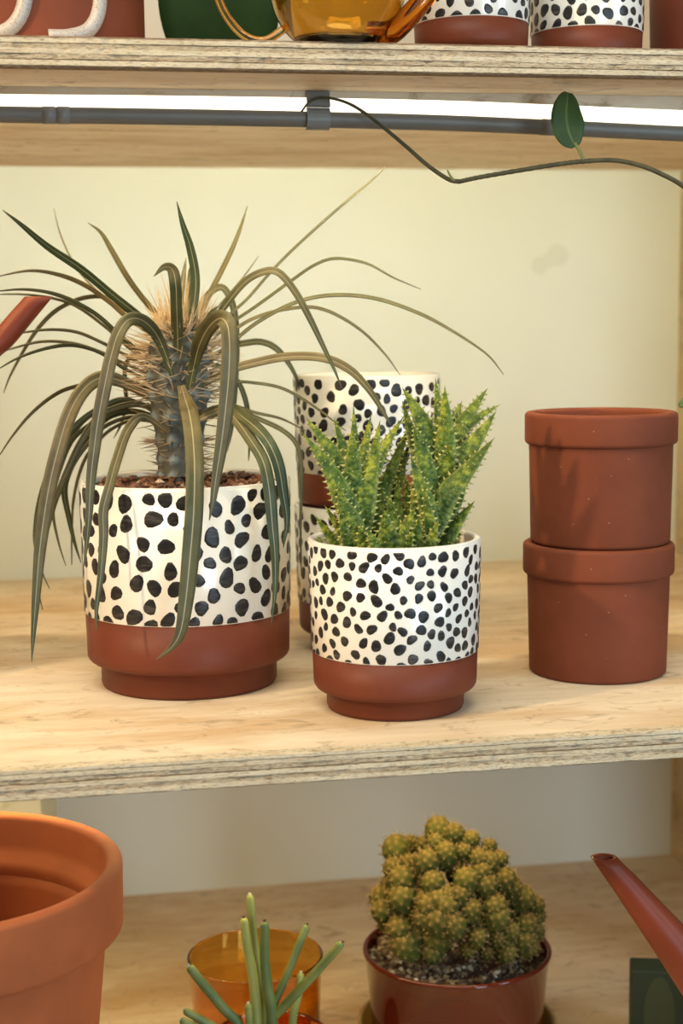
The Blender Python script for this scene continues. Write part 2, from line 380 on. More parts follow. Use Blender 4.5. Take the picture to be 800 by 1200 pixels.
# ------------------------------------------------------------------ light bar under the top shelf
Yr = on_z(400, 121, Z_TOPU - 0.008).y
rod_px = [(-330, 126), (0, 133.2), (130, 135), (270, 137.3), (400, 140), (530, 143.6), (660, 149.3), (800, 156), (1040, 166)]
rp = crom([on_y(x, y, Yr) for x, y in rod_px], 60)
bar = empty('light_bar', on_y(400, 118, Yr), 'slim grey light bar glowing warm white under the top shelf', 'lamp')
m = MB(); m.tube(rp, 0.0063, 20); m.build('housing', M_alu, bar)
m = MB(); vs = []; fs = []                                # lens of the lamp: fills the slot between housing and shelf
for q in rp:
    zt = q.z + 0.0063 + 0.0052 + 0.0050 * min(1, max(0, (q.x + 0.25) / 0.75))
    vs += [Vector((q.x, q.y - 0.0042, q.z + 0.0046)), Vector((q.x, q.y - 0.0036, zt)), Vector((q.x, q.y + 0.0042, zt)), Vector((q.x, q.y + 0.0042, q.z + 0.0046))]
for i in range(len(rp) - 1):
    for k in range(4): fs.append((4 * i + k, 4 * i + 4 + k, 4 * i + 4 + (k + 1) % 4, 4 * i + (k + 1) % 4))
m.add(vs, fs)
bt = MB(); bvs = []; bfs = []                             # wood-coloured strip added between lens and shelf to block the glow
for k, q in enumerate(rp):
    zt = vs[4 * k + 1].z + 0.0001
    bvs += [Vector((q.x, q.y - 0.0030, zt)), Vector((q.x, q.y - 0.0030, Z_TOPU)), Vector((q.x, q.y + 0.0042, Z_TOPU)), Vector((q.x, q.y + 0.0042, zt))]
for i in range(len(rp) - 1):
    for k in range(4): bfs.append((4 * i + k, 4 * i + 4 + k, 4 * i + 4 + (k + 1) % 4, 4 * i + (k + 1) % 4))
bt.add(bvs, bfs); bt.build('glow_baffle', M_wood, bar, smooth=False)
lens = tag(m.build('diffuser', [M_led, M_alulight], bar, smooth=False), 'glowing warm white diffuser strip')
for q, pg in enumerate(lens.data.polygons): pg.material_index = 0 if q % 4 == 0 else 1      # only the face towards the room is lit
m = MB()                                                 # the LED tape proper sits on the wall side of the housing, facing back and down
nb = Vector((0, 0.87, 0.49)); tb = Vector((0, -0.49, 0.87)); vs = []; fs = []
for q in rp:
    c0 = q + nb * 0.0060; vs += [c0 - tb * 0.0036, c0 + tb * 0.0036, c0 + tb * 0.0030 + nb * 0.0012, c0 - tb * 0.0030 + nb * 0.0012]
for i in range(len(rp) - 1):
    for k in range(4): fs.append((4 * i + k, 4 * i + (k + 1) % 4, 4 * i + 4 + (k + 1) % 4, 4 * i + 4 + k))
m.add(vs, fs); tag(m.build('led_tape', M_tape, bar, smooth=False), 'bright tape facing the wall')
def along(xp):
    best = min(range(len(rp) - 1), key=lambda i: abs((rp[i] - CAM).dot(RGT) / (rp[i] - CAM).dot(FWD) * FP + 400 - xp))
    a, b = rp[best], rp[best + 1]
    return a, (b - a).normalized()
for x0, x1 in ((50, 65), (67, 82), (633, 656)):
    d0 = on_y(x0, 140, Yr).x; d1 = on_y(x1, 140, Yr).x
    a, dr = along((x0 + x1) / 2); s0 = a + dr * ((d0 - a.x) / dr.x); s1 = a + dr * ((d1 - a.x) / dr.x)
    m = MB(); m.tube([s0, s1], 0.0066, 20); m.build('collar', M_alulight, bar)
a, dr = along(371); c0 = a + dr * ((on_y(358, 140, Yr).x - a.x) / dr.x); c1 = a + dr * ((on_y(385, 140, Yr).x - a.x) / dr.x)
m = MB(); vs = []; fs = []; N = 14
prof = []                                                # C-shaped clip: hugging arc, open towards the wall, then a tab up to the shelf
for k in range(N + 1):
    q = math.radians(60 + (300 - 60) * k / N)            # measured from +Y through +Z ... around the front
    prof.append((math.cos(q) * 0.0074, math.sin(q) * 0.0074))
prof = [(-0.0035, Z_TOPU - c0.z - 0.0002), (-0.0066, 0.0078)] + [q for q in prof if q[1] < 0.0075 and q[0] < 0.006]
for cc in (c0, c1):
    for (yy, zz) in prof: vs.append(cc + Vector((0, yy, zz)))
    for (yy, zz) in prof: vs.append(cc + Vector((0, yy * 1.12 - 0.0006, zz * 1.10 if zz < 0.0079 else zz)))
n = len(prof)
for k in range(n - 1):
    fs += [(k, k + 1, 2 * n + k + 1, 2 * n + k), (n + k + 1, n + k, 3 * n + k, 3 * n + k + 1), (k, n + k, n + k + 1, k + 1), (2 * n + k, 2 * n + k + 1, 3 * n + k + 1, 3 * n + k)]
fs += [(0, 2 * n, 3 * n, n), (n - 1, 2 * n - 1, 4 * n - 1, 3 * n - 1)]
m.add(vs, fs); m.build('clip', M_alulight, bar, smooth=False)

# ------------------------------------------------------------------ dotted pots
def arc(cx, cz, r, a0, a1, n=6):
    return [(cx + r * math.cos(math.radians(a0 + (a1 - a0) * k / n)), cz + r * math.sin(math.radians(a0 + (a1 - a0) * k / n))) for k in range(n + 1)]
def dotted_pot(c, rt, rb, rbase, hbase, zband, h, dot, gap, seed, label, cat='pot', group=None, wall_t=0.0052):
    rnd = random.Random(seed); c = Vector(c)
    root = empty('dotted_pot', c, label, cat, group)
    rad = lambda z: rb + (rt - rb) * (z - hbase) / (h - hbase)
    m = MB()
    rr = 0.0055
    prof = [(0, 0.001), (rbase - 0.004, 0.0), (rbase - 0.001, 0.0006), (rbase, 0.003), (rbase, hbase)] + [(rbase + 0.001, hbase)]
    prof += arc(rb - rr, hbase + rr, rr, -90, 0) + [(rad(zband), zband)]
    prof += [(rad(zband) - 0.001, zband), (rad(zband) - wall_t, zband), (rb - wall_t - 0.003, hbase + 0.006), (0, hbase + 0.006)]
    m.lathe(c, prof, 96); m.build('clay_base', M_band, root)
    m = MB()
    pr = [(rad(zband) - wall_t, zband + 0.0001), (rad(zband), zband + 0.0001), (rad(zband) + 0.0003, zband + 0.0006), (rt + 0.0003, h - 0.0022)] + arc(rt - 0.0022, h - 0.0022, 0.0025, 0, 90, 4) + \
         arc(rt - wall_t + 0.002, h - 0.0022, 0.002, 90, 180, 4) + [(rad(zband) - wall_t, zband + 0.0001)]
    m.lathe(c, pr, 96); m.build('glazed_body', M_glaze, root)
    # hand-painted dots: poisson scatter, each an irregular pebble outline lying on the glaze
    pts = []; Rm = (rt + rb) / 2; L = 2 * math.pi * Rm
    tries = 0
    while tries < 9000:
        tries += 1
        s_ = rnd.uniform(0, L); z = rnd.uniform(zband - 0.15 * dot, h - 0.55 * dot)
        r = dot * rnd.choice([0.46, 0.48, 0.5, 0.52, 0.54, 0.57, 0.40])
        ok = True
        for (s2, z2, r2) in pts:
            ds = abs(s_ - s2); ds = min(ds, L - ds)
            if ds * ds + (z - z2) ** 2 < (r + r2 + gap) ** 2 * (1.0 if tries < 5000 else 0.95): ok = False; break
        if ok: pts.append((s_, z, r)); tries = max(0, tries - 400)
    m = MB()
    for (s_, z, r) in pts:
        K = 12; ph = rnd.uniform(0, 6.28); ax = rnd.uniform(-0.9, 0.9); el = rnd.uniform(1.0, 1.28)
        pw = [1 + 0.10 * math.sin(2 * q * 6.28 / K + ph) + 0.07 * math.sin(3 * q * 6.28 / K + 2 * ph) + rnd.uniform(-0.05, 0.05) for q in range(K)]
        vs = []
        def put(u, w_, off):
            zz = min(max(z + w_, zband + 0.0008), h - 0.0026)
            ang = (s_ + u) / Rm; rr_ = rad(zz) + 0.0003 + off
            vs.append(c + Vector((rr_ * math.cos(ang), rr_ * math.sin(ang), zz)))
        put(0, 0, 0.00035)
        for ring, off in ((0.62, 0.00035), (0.93, 0.00028), (1.0, 0.00008)):
            for q in range(K):
                th = 2 * math.pi * q / K; u = math.cos(th) * r * pw[q] * ring / math.sqrt(el); w_ = math.sin(th) * r * pw[q] * ring * math.sqrt(el)
                put(u * math.cos(ax) - w_ * math.sin(ax), u * math.sin(ax) + w_ * math.cos(ax), off)
        fs = [(0, 1 + q, 1 + (q + 1) % K) for q in range(K)]
        for ring in range(2):
            for q in range(K):
                a = 1 + ring * K + q; b = 1 + ring * K + (q + 1) % K
                fs.append((a, a + K, b + K, b))
        m.add(vs, fs)
    tag(m.build('painted_dots', M_spot, root), kind='stuff')
    return root
def copy_tree(o, parent=None):
    c = o.copy(); col.objects.link(c)
    if parent: c.parent = parent
    for ch in list(o.children): copy_tree(ch, c)
    return c
def ground(x, y, z=0.0): return on_z(x, y, z)
G_AL = ground(463, 826)
AL = dict(rt=0.0607, rb=0.0578, rbase=0.0488, hbase=0.0142, zband=0.0415, h=0.1213)
aloe_pot = dotted_pot(G_AL, dot=0.0072, gap=0.00125, seed=11, label='white pot with small black dots holding the toothed aloe', group='black dotted pots', **AL)
G_PA = ground(222.5, 797)
palm_pot = dotted_pot(G_PA, 0.0790, 0.0768, 0.0668, 0.0195, 0.0565, 0.1560, 0.0116, 0.0016, 5, 'largest white pot with big black dots holding the spiny palm', group='black dotted pots')
G_ST = ground(431.5, 755)
back_lo = dotted_pot(G_ST, dot=0.0088, gap=0.0013, seed=23, label='lower empty dotted pot of the stack behind the aloe', group='black dotted pots', **AL)
back_up = copy_tree(back_lo); back_up.location = (G_ST.x + 0.0005, G_ST.y, AL['h'] - AL['hbase'] + 0.0002); back_up.rotation_euler.z = 2.4
back_up['label'] = 'upper empty dotted pot of the stack behind the aloe'
s7 = 0.72; SM = {k: v_ * s7 for k, v_ in AL.items()}
ZT = Z_TOPU + TH
def top_at(x, zc):                                        # a standing point on the top shelf at camera depth zc, picture column x
    p = at(x, 60, zc); p.z = ZT; return p
top_a = dotted_pot(top_at(552, 1.135), dot=0.0085, gap=0.0016, seed=31, label='small dotted pot on the top shelf beside the glass spout', group='black dotted pots', wall_t=0.004, **SM)
top_b = copy_tree(top_a); top_b.location = top_at(687, 1.175); top_b.rotation_euler.z = 1.9
top_b['label'] = 'small dotted pot on the top shelf, at right beside the dark red pot'

# ------------------------------------------------------------------ terracotta
def clay_pot(c, prof, label, mat, name='terracotta_pot', group=None, seg=96):
    root = empty(name, c, label, 'pot', group)
    k = 0
    for part, pr in prof:
        m = MB(); m.lathe(c, pr, seg); m.build(part, mat, root)
    return root
def rim_pot(c, rr, rb, rf, h, hr, wt, label, mat, group=None):
    """straight pot: rim radius rr, body radius top rb / bottom rf, rim band hr"""
    zb = h - hr
    body = [(0, 0.0), (rf - 0.004, 0.0)] + arc(rf - 0.003, 0.003, 0.003, -90, 0, 4) + [(rb, zb), (rb, zb + 0.002), (rb - wt, zb + 0.002), (rb - wt, zb - 0.003), (rf - wt, 0.008), (0, 0.007)]
    e = min(0.0032, hr * 0.16)
    rim = [(rb - wt, zb + 0.001), (rb + 0.0002, zb + 0.001), (rb + 0.001, zb)] + arc(rr - e, zb + e, e, -90, 0, 4) + arc(rr - e, h - e, e, 0, 90, 4) + arc(rb - wt + e * 1.1, h - e, e, 90, 180, 4) + [(rb - wt, zb + 0.001)]
    return clay_pot(c, [('body', body), ('rim', rim)], label, mat, group=group)
G_TE = ground(699.5, 785)
rim_pot(G_TE, 0.0578, 0.0545, 0.0527, 0.1015, 0.0245, 0.0058, 'lower plain terracotta pot of the two-pot stack', M_terra, 'stacked terracotta pots')
rim_pot(G_TE + Vector((0.0012, 0, 0.1015)), 0.0578, 0.0545, 0.0532, 0.1000, 0.0245, 0.0058, 'upper plain terracotta pot resting on another of its kind', M_terra, 'stacked terracotta pots')
p = at(-72, 1016, 1.05); zr = p.z; p.z = Z_LOW
H_ = zr - Z_LOW; zb_ = H_ - 0.047
clay_pot(p, [('body', [(0, 0), (0.086, 0)] + arc(0.086, 0.004, 0.004, -90, 0, 4) + [(0.1125, zb_), (0.1125, zb_ + 0.003), (0.106, zb_ + 0.003), (0.1045, zb_ - 0.006), (0.083, 0.012), (0, 0.010)]),
  ('rim', [(0.106, zb_ + 0.002), (0.1127, zb_ + 0.002), (0.1140, zb_ - 0.0005)] + arc(0.1205, zb_ + 0.0035, 0.0035, -90, 0, 4) + arc(0.1205, H_ - 0.0040, 0.0040, 0, 90, 5) + arc(0.1180, H_ - 0.0045, 0.0045, 90, 180, 5) + [(0.1128, H_ - 0.022), (0.1115, H_ - 0.028), (0.106, H_ - 0.034), (0.1050, H_ - 0.040), (0.106, zb_ + 0.002)])],
  'big orange terracotta pot cut off at the bottom left', M_terrabig)
G_DR = top_at(822, 1.22)
rim_pot(G_DR, 0.0440, 0.0415, 0.040, 0.09, 0.02, 0.005, 'dark red plain pot at the right end of the top shelf', M_band)

# speckled loop vessel at the left of the top shelf
c = top_at(45, 1.10); root = empty('looped_vase', c, 'terracotta vase with speckled white glazed loops on the top shelf', 'vase')
rv = 0.076
m = MB(); m.lathe(c, [(0, 0), (rv - 0.004, 0)] + arc(rv - 0.004, 0.004, 0.004, -90, 0, 4) + [(rv, 0.10), (rv - 0.006, 0.12), (rv - 0.012, 0.12), (rv - 0.008, 0.10), (rv - 0.008, 0.01), (0, 0.008)], 96)
m.build('body', M_terra, root)
tocam = math.atan2(CAM.y - c.y, CAM.x - c.x)
def onvase(u, z, off=0.0): a = tocam + u / rv; return c + Vector(((rv + off) * math.cos(a), (rv + off) * math.sin(a), z))
for ux, flip in ((0.043, 1), (-0.0085, 1), (-0.058, 1)):
    pts = [onvase(ux - 0.036, 0.0065), onvase(ux - 0.022, 0.0075), onvase(ux - 0.008, 0.0130), onvase(ux, 0.026), onvase(ux + 0.0015, 0.045), onvase(ux - 0.002, 0.070), onvase(ux - 0.014, 0.085), onvase(ux - 0.03, 0.088)]
    m = MB(); m.tube(crom(pts, 40), [0.0052] * 40, 12); m.build('glazed_loop', M_speckle, root)

# ------------------------------------------------------------------ watering cans (only the spouts reach into view)
def watering_can(tip_l, tip_r, low_l, low_r, zc_tip, zc_low, zfloor, bx, br, bh, label, side):
    a = (at(*tip_l, zc_tip) + at(*tip_r, zc_tip)) / 2; ra = (at(*tip_l, zc_tip) - at(*tip_r, zc_tip)).length / 2
    b = (at(*low_l, zc_low) + at(*low_r, zc_low)) / 2; rb_ = (at(*low_l, zc_low) - at(*low_r, zc_low)).length / 2
    body_c = b + RGT * bx; body_c.z = zfloor
    root = empty('watering_can', body_c, label, 'watering can', 'rust red watering cans')
    m = MB(); m.lathe(body_c, [(0, 0), (br - 0.005, 0), (br, 0.005), (br * 0.97, bh - 0.01), (br * 0.75, bh), (br * 0.72, bh + 0.004), (br * 0.70, bh), (br * 0.92, bh - 0.014), (br - 0.006, 0.008), (0, 0.006)], 64)
    m.build('body', M_plastic, root)
    # spout: rings run from level ellipse at the mouth to a section square to the axis, hollow at the mouth
    d = (b - a).normalized(); end = body_c + Vector((0, 0, bh * 0.45)) + (b - body_c).normalized() * 0.0
    end = Vector((body_c.x, body_c.y, zfloor + bh * 0.42)) - Vector((d.x, d.y, 0)).normalized() * (br * 0.82)
    path = crom([a, a * 0.5 + b * 0.5, b, b * 0.45 + end * 0.55 + Vector((0, 0, -0.004)), end], 26)
    n = len(path); vs = []; fs = []; S = 28
    L0 = (b - a).length
    for shell in (1.0, 0.72):
        acc = 0.0
        for i in range(n):
            if i: acc += (path[i] - path[i - 1]).length
            tg = (path[min(i + 1, n - 1)] - path[max(i - 1, 0)]).normalized()
            k = min(1.0, acc / (L0 * 0.30)); k = k * k * (3 - 2 * k)
            nrm = (Vector((0, 0, -1)) * (1 - k) + tg * k).normalized()
            r = SPR * (ra + (rb_ - ra) * min(1.6, acc / L0))
            u = (RGT - nrm * RGT.dot(nrm)).normalized(); vv = nrm.cross(u)
            sc_u = 1.0 / max(0.45, (1.0 - (u.dot(tg)) ** 2) ** 0.5); sc_v = 1.0 / max(0.45, (1.0 - (vv.dot(tg)) ** 2) ** 0.5)
            for q in range(S):
                w_ = 2 * math.pi * q / S
                vs.append(path[i] + (u * math.cos(w_) * sc_u + vv * math.sin(w_) * sc_v) * r * shell + (tg * 0.0006 if shell < 1 else Vector()))
    for sh in (0, 1):
        for i in range(n - 1):
            for q in range(S):
                q2 = (q + 1) % S; A = sh * n * S + i * S
                f = (A + q, A + q2, A + S + q2, A + S + q); fs.append(f if sh == 0 else f[::-1])
    for q in range(S): q2 = (q + 1) % S; fs.append((q2, q, n * S + q, n * S + q2))
    m = MB(); m.add(vs, fs); m.build('spout', M_plastic, root)
    hd = Vector((-(d.x), -(d.y), 0)).normalized() * -1
    pts = [body_c + hd * br * 0.96 + Vector((0, 0, bh * 0.25)), body_c + hd * br * 1.6 + Vector((0, 0, bh * 0.5)), body_c + hd * br * 1.5 + Vector((0, 0, bh * 0.95)), body_c + hd * br * 0.70 + Vector((0, 0, bh * 0.99))]
    m = MB(); m.tube(crom(pts, 30), 0.006, 10); m.build('handle', M_plastic, root)
    return root
SPR = 0.72
watering_can((28, 348), (63, 347), (-50, 437), (-10, 437), 1.12, 1.12, 0.0, -0.14, 0.062, 0.13, 'rust red watering can whose spout enters at left by the palm', 'l')
SPR = 0.86
watering_can((693, 1004), (721, 1004), (770, 1120), (830, 1120), 1.10, 1.10, Z_LOW, 0.150, 0.065, 0.14, 'rust red watering can with spout rising at bottom right', 'r')

# ------------------------------------------------------------------ spiny palm (leaf = points in picture columns/rows plus depth from the trunk)
ZP = (G_PA - CAM).dot(FWD) - 0.012
palm = empty('spiny_palm', G_PA + Vector((0, 0, 0.142)), 'spiny trunked palm with long drooping strap leaves in large dotted pot', 'plant')
rnd = random.Random(7)
# trunk
ax = [at(211, 556, ZP), at(211, 520, ZP), at(209, 470, ZP), at(208, 430, ZP), at(210, 398, ZP), at(212, 378, ZP)]
rx = [27, 28, 36, 38, 32, 14]
axs = crom(ax, 70); rads = crom([Vector((q, 0, 0)) for q in rx], 70); PXM = ZP / FP
vs = []; fs = []; tt = []; S = 64; tub = []
for i in range(70):
    for k in range(S):
        th = 2 * math.pi * k / S
        # two families of spirals make lozenge tubercles
        a_ = math.sin(4 * th + i * 0.42); b_ = math.sin(4 * th - i * 0.42)
        hb = max(0.0, a_ * b_) ** 0.8 if a_ * b_ > 0 else 0.0
        r = rads[i].x * PXM * (0.94 + 0.13 * hb + 0.07 * noise.noise(Vector((math.cos(th) * 2.2, math.sin(th) * 2.2, i * 0.12))))
        vs.append(axs[i] + Vector((math.cos(th), math.sin(th), 0)) * r); tt.append(min(1, 0.1 + hb * 1.3))
        if hb > 0.97: tub.append((i, th, r))
for i in range(69):
    for k in range(S):
        k2 = (k + 1) % S; fs.append((i * S + k, i * S + k2, (i + 1) * S + k2, (i + 1) * S + k))
vs.append(axs[-1] + Vector((0, 0, 0.003))); tt.append(0.3)
for k in range(S): fs.append((69 * S + k, 69 * S + (k + 1) % S, len(vs) - 1))
m = MB(); m.add(vs, fs, tint=tt); m.build('trunk', M_trunk, palm)
m = MB(); taken = []
for (i, th, r) in tub:
    if any(abs(i - i2) < 3 and abs((th - t2 + math.pi) % (2 * math.pi) - math.pi) < 0.25 for i2, t2 in taken): continue
    taken.append((i, th)); base = axs[i] + Vector((math.cos(th), math.sin(th), 0)) * r
    top = i / 69
    for q in range(3):
        th2 = th + (q - 1) * 0.85 + rnd.uniform(-0.3, 0.3)
        d = Vector((math.cos(th2), math.sin(th2), (0.15 if q == 1 else 0.0) + rnd.uniform(-0.25, 0.35)))
        m.needle(base, d, (0.011 + 0.016 * min(1, max(0, top - 0.1) * 2)) * rnd.uniform(0.75, 1.25), 0.0007, min(1, 0.1 + top * 0.8 + rnd.uniform(-0.15, 0.2)))
for q in range(150):
    i = int(69 * rnd.uniform(0.03, 0.45)); th = rnd.uniform(0, 6.283); r = rads[i].x * PXM * 0.98
    d = Vector((math.cos(th), math.sin(th), rnd.uniform(-0.3, 0.45)))
    m.needle(axs[i] + Vector((math.cos(th), math.sin(th), 0)) * r, d, rnd.uniform(0.008, 0.017), 0.0006, rnd.uniform(0.0, 0.5))
for q in range(420):                                      # extra thorns packed on the young upper trunk
    i = int(69 * (0.42 + 0.56 * rnd.random())); th = rnd.uniform(0, 6.283); r = rads[i].x * PXM * 0.98
    d = Vector((math.cos(th), math.sin(th), rnd.uniform(-0.15, 0.5) + max(0, i / 69 - 0.72) * 2.5))
    m.needle(axs[i] + Vector((math.cos(th), math.sin(th), 0)) * r, d, rnd.uniform(0.014, 0.030), 0.00065, rnd.uniform(0.45, 1.0))
tag(m.build('thorns', M_thorn, palm), 'long pale thorns set in threes around the trunk', kind='stuff')
m = MB()
for q in range(230):                                      # dry upright bristles of the growing tip
    u = rnd.random() ** 0.7; th = rnd.uniform(0, 6.283)
    p0 = axs[rnd.choice([58, 62, 65, 68])] + Vector((math.cos(th), math.sin(th), 0)) * 26 * PXM * u
    d = Vector((math.cos(th) * 0.45 * u + rnd.uniform(-.2, .2), math.sin(th) * 0.45 * u + rnd.uniform(-.2, .2), 1.0))
    m.needle(p0, d, rnd.uniform(0.014, 0.042) * (1.15 - 0.45 * u), 0.0008, rnd.uniform(0.5, 1.0))
tag(m.build('bristles', M_thorn, palm), 'dry tan bristles standing at the crown', kind='stuff')

def strap(px, wpx, face, z0, z1, tint, parent, zmid=None):
    """px: (x, y) from trunk outwards; depth runs z0 (at the trunk) to z1 (tip); tint (base, middle, tip)"""
    n = max(16, 5 * len(px)); pts3 = []
    for k, (x, y) in enumerate(px):
        u = k / (len(px) - 1)
        z = z0 + (z1 - z0) * ((lambda q: q * q * (3 - 2 * q))(min(1.0, u * 1.9)) if z1 < -0.04 else u)
        pts3.append(at(x, y, ZP + z))
    P = crom(pts3, n); vs = []; fs = []; uv = []; tt = []
    hw = wpx * 0.5 * PXM
    for i in range(n):
        u = i / (n - 1); tg = (P[min(i + 1, n - 1)] - P[max(i - 1, 0)]).normalized()
        view = (P[i] - CAM).normalized()
        perp = tg.cross(view); perp = perp.normalized() if perp.length > 1e-4 else RGT.copy()
        if i == 0: prev = perp
        if perp.dot(prev) < 0: perp = -perp
        prev = perp
        dep = (view - tg * view.dot(tg)); dep = dep.normalized() if dep.length > 0.05 else perp.cross(tg)
        wv = (perp * face + dep * math.sqrt(max(0, 1 - face * face))).normalized(); nr = wv.cross(tg).normalized()
        if nr.dot(view) > 0: nr = -nr
        wd = hw * (0.45 + 0.55 * min(1, u / 0.18)) * (1 - max(0.0, (u - 0.55) / 0.45) ** 1.7 * 0.97)
        b = tint[0] * (1 - u * 2) + tint[1] * u * 2 if u < 0.5 else tint[1] * (2 - u * 2) + tint[2] * (u * 2 - 1)
        for s_ in (-1, -0.5, 0, 0.5, 1):
            vs.append(P[i] + wv * wd * s_ + nr * wd * 0.22 * (abs(s_) - 0.5) + nr * 0.00035); uv.append((0.5 + s_ / 2, u)); tt.append(b)
        for s_ in (-1, -0.5, 0, 0.5, 1):
            vs.append(P[i] + wv * wd * s_ * 0.97 + nr * wd * 0.22 * (abs(s_) - 0.5) - nr * 0.00035); uv.append((0.5 + s_ / 2, u)); tt.append(b)
    for i in range(n - 1):
        A = i * 10; B = A + 10
        for k in range(4):
            fs.append((A + k, A + k + 1, B + k + 1, B + k)); fs.append((A + 5 + k + 1, A + 5 + k, B + 5 + k, B + 5 + k + 1))
        fs.append((A + 5, A, B, B + 5)); fs.append((A + 4, A + 9, B + 9, B + 4))
    m = MB(); m.add(vs, fs, uv, tt); return m.build('leaf', M_strap, parent)
G_, O_, T_ = 0.0, 0.45, 0.9
